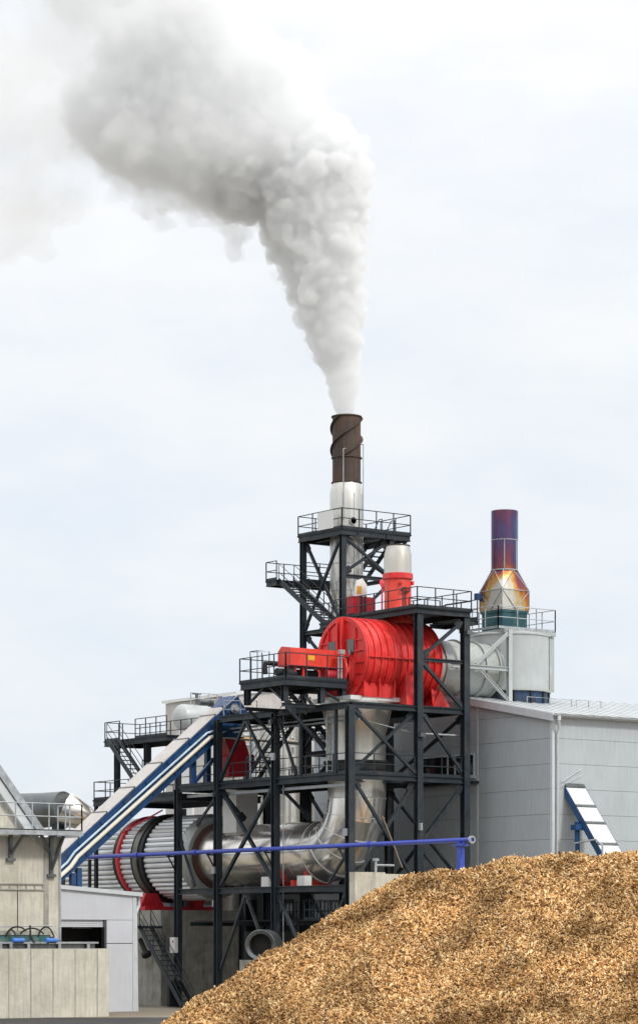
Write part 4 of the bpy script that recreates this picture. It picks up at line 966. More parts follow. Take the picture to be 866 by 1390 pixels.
m = MB(); x = x_at(80.5, YF); m.box(x, YF - .06, 0, XR + .04, YF + .01, ztc - .2); m.build('corner_trim', 'galv', ct)
m = MB(); m.box(x_at(18, YF), YF + 1, zat(1067, -17, YF), x_at(25, YF), YF + 1.2, zat(1065.5, -17, YF)); m.build('roof_lug', 'galv', ct)
# balcony
yb0 = 4.7; xbR = x_at(113, yb0); zbk = zat(1127, xbR, yb0)
bk = thing('balcony', 'grey galvanised balcony with railings bracketed to the beige concrete building', 'balcony', (xbR - 4, 5.2, zbk))
m = MB(); m.box(xbR - 9, yb0, zbk - .28, xbR, yb0 + .08, zbk); m.box(xbR - 9, yb0, zbk - .06, xbR, YF - .03, zbk - .01); m.box(xbR - .08, yb0 + .08, zbk - .28, xbR, YF + 1.2, zbk); m.box(XR + .06, YF - .03, zbk - .06, xbR - .08, YF + 1.2, zbk - .01)
m.box(xbR - 9, yb0 - .02, zbk - .30, xbR + .02, yb0, zbk - .24)
m.build('balcony_deck', 'galv', bk)
guard(bk, [(xbR - 9, yb0 + .04, zbk), (xbR - .04, yb0 + .04, zbk)], mat='galv', h=1.35, sp=1.0, toe=False, r=.032)
guard(bk, [(xbR - .04, yb0 + .04, zbk), (xbR - .04, YF + 1.2, zbk)], mat='galv', h=1.35, sp=1.0, toe=False, r=.032)
for px, dz in ((14, 1.3), (69, 2.1)):
    x = x_at(px, YF); m = MB(); m.bar((x, YF - .1, zbk - .28), (x, YF - .1, zbk - dz - .2), .2, .12); m.bar((x, YF - .1, zbk - dz), (x + .15, yb0 + .2, zbk - .35), .12); m.box(x - .25, YF - .2, zbk - dz - .35, x + .25, YF - .01, zbk - dz - .2)
    if px > 50: m.bar((x - .05, YF - .1, zbk - 1.2), (x - .9, YF - .6, zbk - .3), .14); m.bar((x + .3, YF - .1, zbk - 1.3), (xbR - .5, YF - .1, zbk - .3), .13)
    m.build('bracket', 'steel', bk)
for q in bk.children:
    if q.name.startswith('bracket'): q.data.materials.clear(); q.data.materials.append(M['dull'])

# bulging metal hood behind balcony
hood = thing('drum_hood', 'dented dark and bright sheet metal hood behind the balcony railing', 'hood', at_depth(80, 1110, 168))
dh = 168.0; sc = dh / F_PX
def hq(px, py, dd=0): return at_depth(px, py, dh + dd)
m = MB(); m.path([hq(20, 1102, 2), hq(60, 1100, 1), hq(88, 1097)], [25 * sc, 24 * sc, 23 * sc], 40); m.build('dark_cylinder', 'dull', hood)
m = MB(); a, b = hq(88, 1097), hq(136, 1120); ax_ = (b - a).normalized(); Lh = (b - a).length
m.lathe([(23.4 * sc, 0), (22 * sc, Lh * .25), (17 * sc, Lh * .6), (8 * sc, Lh * .92), (.05, Lh)], a, ax_, 40); m.build('bright_cone', 'stainless', hood)
m = MB(); q = hq(80, 1115); m.bar(Vector((q.x, q.y, 0)), q, .6); m.build('support_post', 'steel', hood)

# ================================================================ SHED
YS = 10.0; xs0, xs1 = XR - 3, x_at(185, YS); zsr = zat(1216, xs1, YS); zsl = zsr + (xs1 - xs0) * .072
sh = thing('shed', 'small pale grey lean-to shed with a half open roller door', 'shed', ((xs0 + xs1) / 2, 11.4, 0))
dx0, dx1 = x_at(78, YS), x_at(142, YS); zd = zat(1249, dx1, YS); YSB = 12.9
def zsh(x): return zsr + (xs1 - x) * .072
m = MB(); m.prism([(xs0, YS, zd + .02), (xs1 - .02, YS, zd + .02), (xs1 - .02, YS, zsr - .02), (xs0, YS, zsl - .02)], (0, .1, 0)); m.prism([(dx1 + .12, YS, 0), (xs1 - .02, YS, 0), (xs1 - .02, YS, zat(1281, xs1, YS)), (dx1 + .12, YS, zat(1281, xs1, YS))], (0, .1, 0)); m.prism([(dx1 + .12, YS, zat(1280, xs1, YS)), (xs1 - .02, YS, zat(1280, xs1, YS)), (xs1 - .02, YS, zd), (dx1 + .12, YS, zd)], (0, .1, 0))
m.box(xs1 - .1, YS + .1, 0, xs1 - .02, YSB, zsr - .05); m.build('wall', 'shed', sh)
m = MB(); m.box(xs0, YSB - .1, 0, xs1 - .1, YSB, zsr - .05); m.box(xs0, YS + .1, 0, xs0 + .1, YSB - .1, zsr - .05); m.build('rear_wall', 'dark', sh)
m = MB(); m.prism([(xs0, YS - .15, zsh(xs0) - .02), (xs1 + .35, YS - .15, zsh(xs1 + .35) - .02), (xs1 + .35, YS - .15, zsh(xs1 + .35) + .2), (xs0, YS - .15, zsh(xs0) + .2)], (0, YSB - YS + .3, 0)); m.build('roof', 'trim', sh)
m = MB(); m.box(xs1 - .22, YS - .04, 0, xs1 + .02, YS - .002, zsr - .04); m.build('corner_trim', 'trim', sh)
m = MB(); m.box(dx1, YS - .03, 0, dx1 + .14, YS + .3, zd); m.build('door_frame', 'dull', sh)
m = MB(); m.box(dx0 - 2, YS + .14, zd - .38, dx1, YS + .3, zd)
for k in range(4): m.box(dx0 - 2, YS + .12, zd - .38 + k * .1, dx1, YS + .14, zd - .31 + k * .1)
m.build('roller_door', 'shed', sh)
m = MB(); m.path([(xs1 + .3, YS + .2, zsr - .05), (xs1 + .3, YS + .2, zsr - .55), (xs1 - .0, YS + .05, zsr - 1.0), (xs1 + .08, YS + .05, 0)], .1, 10); m.build('downpipe', 'trim', sh)
m = MB(); m.box(x_at(98, 12.7), 12.6, zat(1260, -10, 12), x_at(124, 12.7), 12.7, zat(1258.4, -10, 12)); m.build('shelf_tube', 'white', sh)
m = MB(); m.box(x_at(100, 12), 11.5, 0, x_at(118, 12), 12.5, 1.3); m.build('workbench', 'dull', sh)

# ================================================================ YARD EQUIPMENT (bottom left)
dq = 138.0
def gp(px, py, d=dq): return at_depth(px, py, d)
def facebox(mb, px0_, px1_, py0_, py1_, d, depth):
    """box along the X axis whose front stands at distance d"""
    a = at_depth(px0_, py0_, d); b = at_depth(px1_, py1_, d)
    L = (px1_ - px0_) / F_PX * d / CA
    return mb.box(a.x, a.y, b.z, a.x + L, a.y + depth, a.z)
m = MB(); a = gp(-30, 1288, 139); facebox(m, -30, 139, 1288, 1360, 139, .5)
m.v = [(x, y, 0) if z < .5 else (x, y, z) for x, y, z in m.v]
bo = m.build('concrete_barrier', 'concrete'); bj = MB(); _y = a.y - .012
for k in range(5): xk = x_at(12 + k * 30, a.y); bj.box(xk, _y, 0, xk + .05, _y + .02, zat(1288.5, xk, a.y))
bj.build('joint_strip', 'concrete2', bo); tag(bo, 'low stained beige concrete barrier in front of the shed and trough', 'barrier')
tr = thing('sorting_trough', 'low grey steel trough with pale ribs behind the concrete barrier', 'trough', gp(60, 1300, 141))
m = MB(); facebox(m, -20, 126, 1278.5, 1281, 141.5, .85); m.build('rim', 'galv', tr)
m = MB(); facebox(m, -20, 121, 1281.3, 1318, 141.65, .6); m.build('tub', 'dull', tr)
for px in (0, 14, 38, 80, 119):
    ty_ = at_depth(-20, 1281, 141.5).y - .06; xq = x_at(px, ty_); m = MB(); m.box(xq, ty_, .3, xq + .16, ty_ + .08, zat(1281.3, xq, ty_)); m.build('rib', 'galv', tr)
tc_ = thing('teal_hopper', 'dirty teal hopper with black hoses against the beige concrete building', 'hopper', gp(35, 1300, 143.5))
a = Vector((x_at(-20, 5.05), 5.05, 0)); L_ = x_at(70, 5.05) - a.x; zt0, zt1 = zat(1266, a.x + L_ * .7, 5.05), 1.2; m = MB()
m.prism([(a.x, a.y, zt1), (a.x, a.y, zt0), (a.x + L_, a.y, zt0), (a.x + L_ * .9, a.y, zt1)], (0, .85, 0)); m.build('tub', 'teal', tc_)
m = MB(); m.box(a.x, a.y - .06, zt0 - .12, a.x + L_ + .05, a.y + .87, zt0 + .1); m.build('rim', 'concrete2', tc_)
m = MB(); m.prism([(a.x + .2, a.y + .1, .0), (a.x + .5, a.y + .1, 0), (a.x + .5, a.y + .1, 1.3), (a.x + .2, a.y + .1, 1.3)], (0, .8, 0)); m.prism([(a.x + 2.6, a.y + .1, .0), (a.x + 2.9, a.y + .1, 0), (a.x + 2.9, a.y + .1, 1.3), (a.x + 2.6, a.y + .1, 1.3)], (0, .8, 0)); m.build('leg', 'steel', tc_)
def hump(px0_, px1_, py, h, d=143.2):
    pts = []
    for i in range(11): t = i / 10; pts.append(at_depth(px0_ + (px1_ - px0_) * t, py - h * math.sin(PI * t) ** .7, d - t * .4))
    return pts
for q in ((9, 22, 1271, 9), (12, 36, 1264, 6), (52, 74, 1272, 14), (28, 60, 1268, 8)):
    m = MB(); m.path(hump(*q), .045, 7); m.build('hose', 'black', tc_)
m = MB(); m.path([gp(-10, 1258, 143.3), gp(72, 1257, 143.3)], .035, 6); m.path([gp(72, 1257, 143.3), gp(80, 1272, 143.3)], .03, 6); m.build('overhead_line', 'galv', tc_)
m = MB(); m.path([gp(42, 1276, 142), gp(41.5, 1256, 142)], .05, 8); m.path([gp(41, 1268, 142), gp(47, 1280, 142)], .05, 8); m.build('lever_post', 'dark', tc_)
for px, lb in ((18, 'bright blue pump motor lying on the trough left of the upright lever'), (63, 'bright blue pump motor lying on the trough beside the loose hose end')):
    pm = thing('pump_motor', lb, 'motor', gp(px + 8, 1279, 141.6), 'blue pump motors on the trough')
    a = gp(px, 1276.5, 141.6); m = MB(); m.lathe([(.1, 0), (.13, .03), (.13, .62), (.1, .66)], a, (1, 0, 0), 14); m.build('motor_body', 'brightblue', pm)
    m = MB(); m.box(a.x + .1, a.y - .1, a.z - .16, a.x + .55, a.y + .1, a.z - .08); m.build('foot', 'dark', pm)
    m = MB(); m.lathe([(.05, .66), (.05, .9)], a, (1, 0, 0), 8); m.box(a.x + .25, a.y - .07, a.z + .1, a.x + .45, a.y + .07, a.z + .2); m.build('shaft', 'dull', pm)

# fan intake under the frame
fi = thing('fan_intake', 'round grey fan intake ring on the ground at the edge of the chip pile', 'fan', at_depth(356, 1300, 149))
fd = (-RV * .25 - FV * .97).normalized(); c = at_depth(355, 1283, 149)
m = MB(); m.lathe([(.62, .22), (.80, .30), (.84, .24), (.84, -1.2)], c, fd, 36, cap=False); m.build('casing', 'dull', fi)
m = MB(); m.lathe([(.0, -.3), (.64, -.3), (.63, .22)], c, fd, 30, cap=False); m.build('throat', 'dark', fi)
m = MB(); m.box(c.x - .6, c.y - .3, 0, c.x + .6, c.y + 1.2, c.z - .8); m.build('base', 'concrete2', fi)

# ================================================================ BACKGROUND VESSELS AND HALLS
# pale hall
hl = thing('pale_hall', 'cream clad plant hall behind the conveyor head and steel frame', 'building', at_depth(375, 1275, 192) - Vector((0, 0, 2.5)))
a = at_depth(322, 943, 190); Lw = 9.5
m = MB(); m.prism([(a.x, a.y, 0), (a.x + Lw, a.y, 0), (a.x + Lw, a.y, a.z + 1.2), (a.x, a.y, a.z)], (0, 9, 0)); m.build('wall', 'cream', hl)
m = MB(); m.prism([(a.x - .2, a.y - .2, a.z), (a.x + Lw + .2, a.y - .2, a.z + 1.25), (a.x + Lw + .2, a.y - .2, a.z + 1.45), (a.x - .2, a.y - .2, a.z + .2)], (0, 9.4, 0)); m.build('roof', 'whitemetal', hl)
m = MB(); p = at_depth(312, 944, 188); m.path([p, p + Vector((3.0, 0, .4))], .06, 8); m.path([p, p + Vector((0, 0, -1))], .06, 8); m.build('roof_pipe', 'galv', hl)
m = MB()
for k in range(5): q = at_depth(345 + k * 12, 990 + (k % 2) * 12, 189.5); m.path([(q.x, q.y, 6), (q.x, q.y, q.z)], .14, 8)
for k in range(4): q = at_depth(330, 985 + k * 13, 189.2); m.path([q, q + Vector((7.5, 0, 0))], .12, 8)
m.build('wall_pipe', 'galv', hl)
m = MB(); q = at_depth(330, 1003, 189); m.path([q, q + Vector((6.5, 0, 0))], .09, 8); m.path([q + Vector((1.5, 0, 0)), q + Vector((1.5, 0, -2.4))], .09, 8); m.path([q + Vector((2.6, 0, 0)), q + Vector((2.6, 0, -2.4))], .09, 8); m.build('gas_line', 'yellow', hl)

tkw = thing('round_ended_tank', 'white round ended tank on legs behind the inclined conveyor lids', 'tank', at_depth(262, 1275, 182) - Vector((0, 0, 2.5)))
c = at_depth(238, 973, 182); Rt = .86
prof = [(0.02, 0)] + [(Rt * math.sin(i / 8 * PI / 2), .6 - .6 * math.cos(i / 8 * PI / 2)) for i in range(1, 9)]; prof += [(Rt, 3.4)] + [(Rt * math.cos(i / 8 * PI / 2) + .001, 3.4 + .6 * math.sin(i / 8 * PI / 2)) for i in range(1, 9)]
m = MB(); m.lathe(prof, c, (1, 0, 0), 40); m.build('shell', 'vessel', tkw)
for dx in (.9, 2.9):
    m = MB(); m.box(c.x + dx - .1, c.y - .8, 0, c.x + dx + .1, c.y + .8, c.z - .5); m.build('leg', 'whitemetal', tkw)
m = MB(); rail(m, [c + Vector((.9, -.5, .85)), c + Vector((3.0, -.5, .85))], h=.75, sp=.7, toe=False, r=.03); m.build('top_rail', 'galv', tkw)
m = MB(); m.path([c + Vector((1.7, 0, .9)), c + Vector((1.7, 0, 1.6))], .1, 10); m.box(c.x + 1.4, c.y - .1, c.z + 1.55, c.x + 2.0, c.y + .1, c.z + 1.65); m.build('relief_valve', 'dull', tkw)

silo_lbl = ('narrow silver silo rising behind the red feed chute', 'silver silo behind the inner stairs of the frame', 'stout silver silo seen behind the frame just beside the upright duct')
for k, (px, wd, top, lb) in enumerate(((308, 40, 972, silo_lbl[0]), (372, 46, 985, silo_lbl[1]), (416, 34, 978, silo_lbl[2]))):
    d = 176 + k; b = at_depth(px, HOR, d); rr_ = wd / 2 / F_PX * d; zt_s = at_depth(px, top, d).z
    si = thing('silo', lb, 'silo', (b.x, b.y, 0), 'silver silos behind the steel frame')
    prof = [(rr_, .0)]; z = 1.2
    while z < zt_s: prof += [(rr_, z), (rr_ + .02, z + .01), (rr_ + .02, z + .06), (rr_, z + .07)]; z += 1.3
    prof += [(rr_, zt_s), (rr_ * .3, zt_s + .5)]
    m = MB(); m.lathe(prof, (b.x, b.y, 0), n=36); m.build('shell', 'bright', si)
    m = MB(); m.path([(b.x, b.y, zt_s + .4), (b.x, b.y, zt_s + .9)], .2, 12); m.build('vent_pipe', 'galv', si)
# dark machine hall behind the drum
an = thing('machine_hall', 'dark grey low machine hall behind the drum and under the frame', 'building', (14, 26, 0))
m = MB(); m.box(10.5, 18, 0, 20, 44, 8.2); m.build('wall', 'dull', an)
m = MB(); m.box(10.3, 17.8, 8.2, 20.2, 44.2, 8.5); m.build('roof', 'roofm', an)
for k in range(5):
    m = MB(); m.box(10.44, 20 + k * 4, 3.0, 10.5 - .002, 22 + k * 4, 5.0); m.build('window', 'glass', an)

# ================================================================ WOOD CHIP PILE
D0 = 127.0
crest_px = np.array([150, 262, 330, 360, 400, 450, 500, 540, 560, 600, 645, 672, 700, 740, 790, 830, 866, 930, 1020, 1150, 1300, 1500.])
crest_py = np.array([1440, 1362, 1319, 1300, 1278, 1246, 1216, 1192, 1188, 1184, 1182, 1173, 1164, 1161, 1160, 1160, 1162, 1168, 1180, 1205, 1260, 1400.])
def smooth_noise(x, y):
    return np.array([mn.fractal(Vector((a * .28, b * .28, 3.7)), 1.0, 2.0, 5) for a, b in zip(x.ravel(), y.ravel())]).reshape(x.shape)
nr, nd = 230, 140
rg = np.linspace((180 - CX) / F_PX * D0, (1420 - CX) / F_PX * D0, nr); dg = np.linspace(D0 - 16, D0 + 14, nd)
RG, DG = np.meshgrid(rg, dg)
cz = EYE + (HOR - np.interp(CX + RG / D0 * F_PX, crest_px, crest_py)) / F_PX * D0 + .1 * np.sin(RG * 1.3 + 1.) * np.sin(RG * .57) + .09 * np.sin(RG * 3.1) * np.sin(RG * .9)
NZ = smooth_noise(RG, DG)
dd_ = np.abs(DG - D0 - .6 * np.sin(RG * .35)); 
H = cz + .55 - np.sqrt((dd_ * .66) ** 2 + .3) + NZ * .55 * np.clip(dd_ / 2.5, .2, 1) + .55 * np.exp(-((RG - 3.4 + .35 * (D0 - DG)) / 1.9) ** 2) * np.clip((D0 - DG) / 3, 0, 1) - .95 * np.exp(-((RG - 6.9 + .42 * (D0 - DG)) / 1.15) ** 2) * np.clip((D0 - DG) / 1.6, 0, 1) - .5 * np.exp(-((RG - 11.5 + .1 * (D0 - DG)) / 1.5) ** 2) * np.clip((D0 - DG) / 3, 0, 1)
H = np.maximum(H, GZ - .05)
P = np.array(CAM)[None, None, :] + RG[..., None] * np.array(RV) + DG[..., None] * np.array(FV)
P[..., 2] = H
pile = thing('wood_chip_pile', 'huge heap of golden brown wood chips in front of the warehouse', 'chip pile', (P[..., 0].mean(), P[..., 1].mean(), 0))
m = MB(); P[..., 2] += np.where(np.abs(P[..., 2]) < .06, .12, 0) * np.sign(P[..., 2] + 1e-9); m.v = [tuple(p) for p in P.reshape(-1, 3)]
m.f = [(j * nr + i, j * nr + i + 1, (j + 1) * nr + i + 1, (j + 1) * nr + i) for j in range(nd - 1) for i in range(nr - 1) if max(H[j, i], H[j + 1, i], H[j, i + 1], H[j + 1, i + 1]) > GZ - .04]
m.build('chip_heap', 'chipbed', pile, ang=180)
# loose flakes over the visible slope
NC = 150000
cr = RNG.uniform(rg[0], (930 - CX) / F_PX * D0, NC); cd = RNG.uniform(D0 - 14.5, D0 + 1.6, NC)
fi_ = (cr - rg[0]) / (rg[1] - rg[0]); fj = (cd - dg[0]) / (dg[1] - dg[0]); i0 = np.clip(fi_.astype(int), 0, nr - 2); j0 = np.clip(fj.astype(int), 0, nd - 2); u_, v_ = fi_ - i0, fj - j0
ch_ = H[j0, i0] * (1 - u_) * (1 - v_) + H[j0, i0 + 1] * u_ * (1 - v_) + H[j0 + 1, i0] * (1 - u_) * v_ + H[j0 + 1, i0 + 1] * u_ * v_
ok = ch_ > GZ; cr, cd, ch_ = cr[ok], cd[ok], ch_[ok]; NC = len(cr)
cen = np.array(CAM)[None] + cr[:, None] * np.array(RV) + cd[:, None] * np.array(FV); cen[:, 2] = ch_ + RNG.uniform(-.01, .07, NC)
e1 = RNG.normal(size=(NC, 3)); e1 /= np.linalg.norm(e1, axis=1)[:, None]; e2 = RNG.normal(size=(NC, 3)); e2 -= (e2 * e1).sum(1)[:, None] * e1; e2 /= np.linalg.norm(e2, axis=1)[:, None]; e3 = np.cross(e1, e2)
big = RNG.random(NC) ** 3 + 1.6 * (RNG.random(NC) < .035)
la = (.035 + .07 * RNG.random(NC) + .06 * big)[:, None] * e1; lb_ = (.014 + .022 * RNG.random(NC) + .012 * big)[:, None] * e2; lc = (.006 + .008 * RNG.random(NC))[:, None] * e3
off = [(-1, -1, -1), (1, -1, -1), (1, 1, -1), (-1, 1, -1), (-1, -1, 1), (1, -1, 1), (1, 1, 1), (-1, 1, 1)]
V = np.stack([cen + a * la + b * lb_ + c_ * lc for a, b, c_ in off], 1).reshape(-1, 3) - np.array(pile.location)
Fq = np.array([(3, 2, 1, 0), (4, 5, 6, 7), (0, 1, 5, 4), (1, 2, 6, 5), (2, 3, 7, 6), (3, 0, 4, 7)])
FA = (Fq[None] + (np.arange(NC) * 8)[:, None, None]).reshape(-1)
me = bpy.data.meshes.new('chip_flakes'); me.vertices.add(NC * 8); me.vertices.foreach_set('co', V.ravel().astype(np.float32)); me.loops.add(len(FA)); me.loops.foreach_set('vertex_index', FA.astype(np.int32))
me.polygons.add(NC * 6); me.polygons.foreach_set('loop_start', (np.arange(NC * 6) * 4).astype(np.int32)); me.update(calc_edges=True)
me.materials.append(M['chips']); o = bpy.data.objects.new('chip_flakes', me); COL.objects.link(o); o.parent = pile; o['kind'] = 'stuff'

# ================================================================ SMOKE PLUME
SD = rd(CHX, CHY)[1]
core = [(469, 566, 13), (467, 548, 17), (466, 530, 21), (465, 512, 24), (463, 493, 28), (458, 472, 33), (455, 450, 37), (452, 428, 41), (448, 405, 46), (443, 382, 50), (438, 360, 54), (432, 338, 58),
        (428, 315, 63), (424, 292, 67), (426, 268, 66), (440, 246, 54), (418, 240, 74), (398, 214, 76), (372, 200, 80), (345, 205, 78), (330, 236, 58), (296, 205, 74), (270, 195, 70), (300, 150, 72),
        (350, 150, 66), (382, 130, 42), (392, 178, 52), (245, 185, 66), (225, 150, 70), (255, 120, 70), (205, 175, 55), (175, 185, 52), (150, 150, 55), (185, 120, 62), (235, 85, 62), (290, 85, 52), (205, 215, 42), (335, 110, 55), (365, 95, 36)]
veil = [(220, 110, 84), (235, 62, 84), (262, 20, 70), (215, 10, 78), (180, 110, 66), (160, 160, 60), (195, 205, 52), (230, 235, 40), (140, 120, 52), (205, -50, 90), (240, -100, 90), (130, -80, 95), (300, 95, 60),
        (275, 255, 28), (318, 318, 17), (205, 285, 18), (252, 265, 26), (325, 285, 26), (396, 105, 34), (340, 100, 40)]
thin = [(110, 175, 62), (70, 215, 62), (25, 240, 72), (12, 300, 44), (-50, 260, 100), (90, 130, 62), (80, 60, 70), (-20, 170, 80), (140, 40, 70), (-110, 200, 120), (-120, 60, 120)]
import bmesh
ICO = {}
for lv in (1, 2, 3):
    bm = bmesh.new(); bmesh.ops.create_icosphere(bm, subdivisions=lv, radius=1); bm.verts.index_update()
    ICO[lv] = (np.array([v.co[:] for v in bm.verts]), np.array([[v.index for v in f.verts] for f in bm.faces])); bm.free()
def plume(name, puffs, grow, vox, amp, freq, dens, parent, seed, aniso=.0, tear=False, fine=6):
    rnd = random.Random(seed); vv, ff, base_i = [], [], 0
    def ball(c, r, lv):
        nonlocal base_i
        tv, tf = ICO[lv]; vv.append(tv * r + np.array(c)); ff.append(tf + base_i); base_i += len(tv)
    def rdir(): return Vector((rnd.gauss(0, 1), rnd.gauss(0, 1), rnd.gauss(0, 1))).normalized()
    for px, py, r in puffs:
        d = SD + rnd.uniform(-1, 1) * max(0, (560 - py)) / 560 * 1.6
        c = at_depth(px, py, d); rr_ = r / F_PX * SD * grow; ball(c, rr_, 3)
        for _ in range(14 if r > 30 else 5):   # billows standing out of the big puff, each with smaller ones
            q = rdir(); k = rnd.uniform(.2, .44); c2 = c + q * rr_ * (1.03 - k * .55); ball(c2, rr_ * k, 2)
            for _ in range(fine):
                q2 = (rdir() + q * .7).normalized(); k2 = rnd.uniform(.25, .5) * k; ball(c2 + q2 * rr_ * (k - k2 * .3), rr_ * k2, 1)
    V_, F_ = np.concatenate(vv), np.concatenate(ff); me = bpy.data.meshes.new('tmp')
    me.vertices.add(len(V_)); me.vertices.foreach_set('co', V_.astype(np.float32).ravel()); me.loops.add(F_.size); me.loops.foreach_set('vertex_index', F_.astype(np.int32).ravel())
    me.polygons.add(len(F_)); me.polygons.foreach_set('loop_start', (np.arange(len(F_)) * 3).astype(np.int32)); me.update(calc_edges=True)
    o = bpy.data.objects.new('tmp', me); COL.objects.link(o)
    md = o.modifiers.new('r', 'REMESH'); md.mode = 'VOXEL'; md.voxel_size = vox
    sm_ = o.modifiers.new('s', 'SMOOTH'); sm_.iterations = 1; sm_.factor = .5
    dg_ = bpy.context.evaluated_depsgraph_get(); m2 = bpy.data.meshes.new_from_object(o.evaluated_get(dg_))
    bpy.data.objects.remove(o); bpy.data.meshes.remove(me)
    n = len(m2.vertices); co = np.empty(n * 3, np.float32); m2.vertices.foreach_get('co', co); co = co.reshape(-1, 3)
    no = np.empty(n * 3, np.float32); m2.vertices.foreach_get('normal', no); no = no.reshape(-1, 3)
    off = Vector((seed * 3.1, seed * 1.7, 0)); ztop_ = EYE + (HOR - 566) / F_PX * SD
    disp = np.empty(n)
    for i in range(n):
        p = Vector(co[i]) * freq + off
        b = 0.; a = 1.; s = 1.
        for k in range(5): b += a * 2.4 * abs(mn.noise(p * s)); a *= .56; s *= 2.05
        disp[i] = b - .9
    near = np.clip((co[:, 2] - ztop_ + .5) / 9, .12, 1)
    co = co + no * (disp * amp * near)[:, None]
    base = Vector(parent.location); co -= np.array(base, np.float32)[None]
    m2.vertices.foreach_set('co', co.astype(np.float32).ravel()); m2.update()
    o = bpy.data.objects.new('tmp', m2); COL.objects.link(o)
    md = o.modifiers.new('r', 'REMESH'); md.mode = 'VOXEL'; md.voxel_size = vox * .8
    dg_ = bpy.context.evaluated_depsgraph_get(); m3 = bpy.data.meshes.new_from_object(o.evaluated_get(dg_)); bpy.data.objects.remove(o); bpy.data.meshes.remove(m2); m2 = m3
    m2.name = name; ob = bpy.data.objects.new(name, m2); COL.objects.link(ob); ob.parent = parent
    mt, nt, out = nodes_of(name + '_air')
    v = N(nt, 'ShaderNodeVolumePrincipled'); v.inputs['Color'].default_value = (.970, .977, .980, 1); v.inputs['Density'].default_value = dens; v.inputs['Anisotropy'].default_value = aniso
    v.inputs['Density Attribute'].default_value = ''
    if tear:     # torn, uneven vapour instead of an even fill
        tc = N(nt, 'ShaderNodeTexCoord'); nz = N(nt, 'ShaderNodeTexNoise', i_Scale=.32, i_Detail=5., i_Roughness=.62); nt.links.new(tc.outputs['Object'], nz.inputs['Vector'])
        mr = N(nt, 'ShaderNodeMapRange'); nt.links.new(nz.outputs['Fac'], mr.inputs['Value']); mr.inputs['From Min'].default_value = .40; mr.inputs['From Max'].default_value = .62; mr.inputs['To Max'].default_value = dens * 1.8
        nt.links.new(mr.outputs['Result'], v.inputs['Density']); mt.cycles.volume_step_rate = .35
    nt.links.new(v.outputs['Volume'], out.inputs['Volume'])
    m2.materials.clear(); m2.materials.append(mt); ob['kind'] = 'stuff'
    return ob
sp_ = thing('smoke_plume', 'thick white smoke plume billowing from the tall chimney and drifting sideways', 'smoke', (CHX, CHY, zr1)); sp_['kind'] = 'stuff'
column_ = [p for p in core if p[1] > 215]; body = [p for p in core if p[1] <= 250]
plume('dense_smoke', column_, .95, .12, .40, 1.0, 1.7, sp_, 3)
plume('spreading_smoke', body + [(228, 45, 66), (255, 12, 58), (190, 62, 58), (205, 0, 60)], .97, .12, .42, .95, .55, sp_, 4)
plume('soft_smoke', core, 1.05, .16, .45, 1.0, .16, sp_, 8)
plume('drifting_smoke', veil, 1.04, .2, 1.0, .7, .24, sp_, 5, tear=True)
plume('thin_smoke', veil + thin, 1.12, .3, .9, .4, .10, sp_, 9, tear=True)

# ================================================================ SKY, SUN, CAMERA
SUN_EL = R(43); sd = (RV * .72 - FV * .69).normalized()      # horizontal direction towards the sun
sun_dir = Vector((sd.x * math.cos(SUN_EL), sd.y * math.cos(SUN_EL), math.sin(SUN_EL)))
w = bpy.data.worlds.new('World'); S.world = w; w.use_nodes = True; nt = w.node_tree; nt.nodes.clear(); L = nt.links.new
out = N(nt, 'ShaderNodeOutputWorld')
sky = N(nt, 'ShaderNodeTexSky'); sky.sky_type = 'NISHITA'; sky.sun_disc = False; sky.sun_elevation = SUN_EL; sky.sun_rotation = math.atan2(sun_dir.x, sun_dir.y)
b1 = N(nt, 'ShaderNodeBackground'); b1.inputs['Strength'].default_value = .10; L(sky.outputs['Color'], b1.inputs['Color'])
tc = N(nt, 'ShaderNodeTexCoord'); sx = N(nt, 'ShaderNodeSeparateXYZ'); L(tc.outputs['Generated'], sx.inputs[0])
mp = N(nt, 'ShaderNodeMapping'); mp.inputs['Scale'].default_value = (1, 1, 2.6); L(tc.outputs['Generated'], mp.inputs['Vector'])
n1 = N(nt, 'ShaderNodeTexNoise', i_Scale=9., i_Detail=7., i_Roughness=.55); L(mp.outputs['Vector'], n1.inputs['Vector'])
n2 = N(nt, 'ShaderNodeTexNoise', i_Scale=26., i_Detail=6., i_Roughness=.55); L(mp.outputs['Vector'], n2.inputs['Vector'])
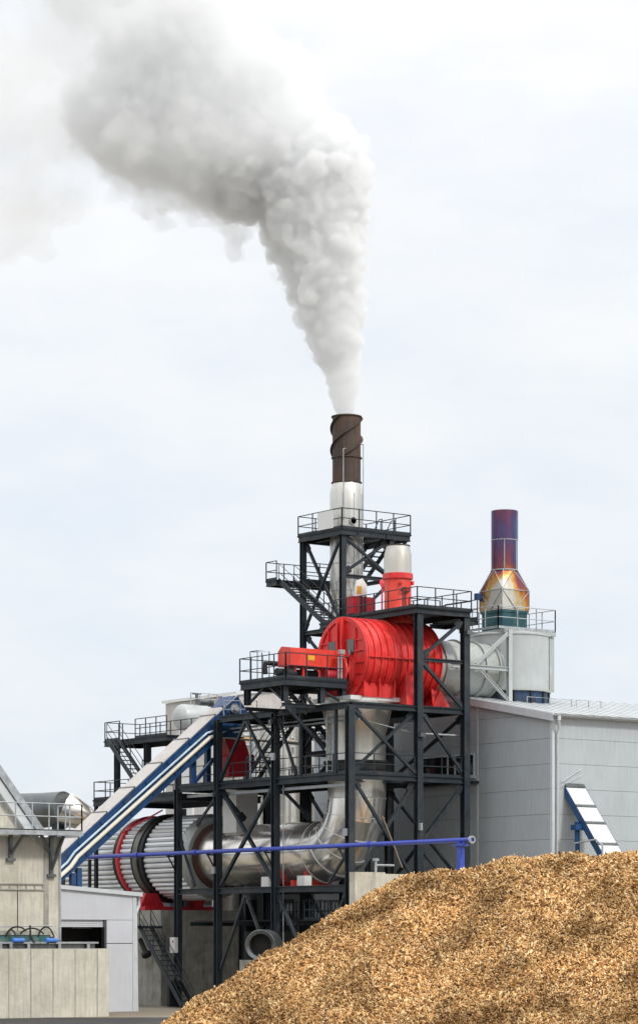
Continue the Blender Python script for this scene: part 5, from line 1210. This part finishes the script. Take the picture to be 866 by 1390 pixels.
# overcast brightness by height: pale near the horizon, brightest overhead
el_ = ramp(nt, sx.outputs['Z'], [(0, (.82, .88, .945)), (.10, (.865, .91, .965)), (.20, (.955, .98, 1.0)), (.32, (1.06, 1.065, 1.07)), (.6, (1.5, 1.5, 1.5)), (1, (1.9, 1.9, 1.9))])
cl = ramp(nt, n1.outputs['Fac'], [(.36, (.945, .965, 1.0)), (.62, (1.045, 1.035, 1.02))])
cl2 = ramp(nt, n2.outputs['Fac'], [(.35, (.985, .99, 1.0)), (.7, (1.025, 1.02, 1.012))])
mx = N(nt, 'ShaderNodeMix', data_type='RGBA', blend_type='MULTIPLY'); mx.inputs['Factor'].default_value = 1; L(el_, mx.inputs['A']); L(cl, mx.inputs['B'])
mx2 = N(nt, 'ShaderNodeMix', data_type='RGBA', blend_type='MULTIPLY'); mx2.inputs['Factor'].default_value = 1; L(mx.outputs['Result'], mx2.inputs['A']); L(cl2, mx2.inputs['B'])
b2 = N(nt, 'ShaderNodeBackground'); b2.inputs['Strength'].default_value = 1.0; L(mx2.outputs['Result'], b2.inputs['Color'])
ms = N(nt, 'ShaderNodeMixShader'); ms.inputs['Fac'].default_value = .9; L(b1.outputs[0], ms.inputs[1]); L(b2.outputs[0], ms.inputs[2]); L(ms.outputs[0], out.inputs['Surface'])

sl_ = bpy.data.lights.new('sun', 'SUN'); sl_.energy = 1.9; sl_.angle = R(7); sl_.color = (1, .95, .88)
so = bpy.data.objects.new('sun', sl_); COL.objects.link(so); so.rotation_euler = sun_dir.to_track_quat('Z', 'Y').to_euler(); so.location = (0, 0, 60)

cd_ = bpy.data.cameras.new('camera'); co = bpy.data.objects.new('camera', cd_); COL.objects.link(co)
co.location = CAM; co.rotation_euler = (R(90), 0, -R(36)); cd_.sensor_fit = 'VERTICAL'; cd_.sensor_height = 36; cd_.lens = 36 * F_PX / 1390
cd_.shift_y = (HOR - 695) / 1390; cd_.shift_x = 0; cd_.clip_start = 1; cd_.clip_end = 6000
S.camera = co
S.view_settings.view_transform = 'Standard'; S.view_settings.look = 'None'; S.view_settings.exposure = 0; S.view_settings.gamma = 1
S.cycles.diffuse_bounces = 3; S.cycles.glossy_bounces = 3; S.cycles.volume_bounces = 14; S.cycles.max_bounces = 16; S.cycles.transmission_bounces = 4; S.cycles.use_denoising = True
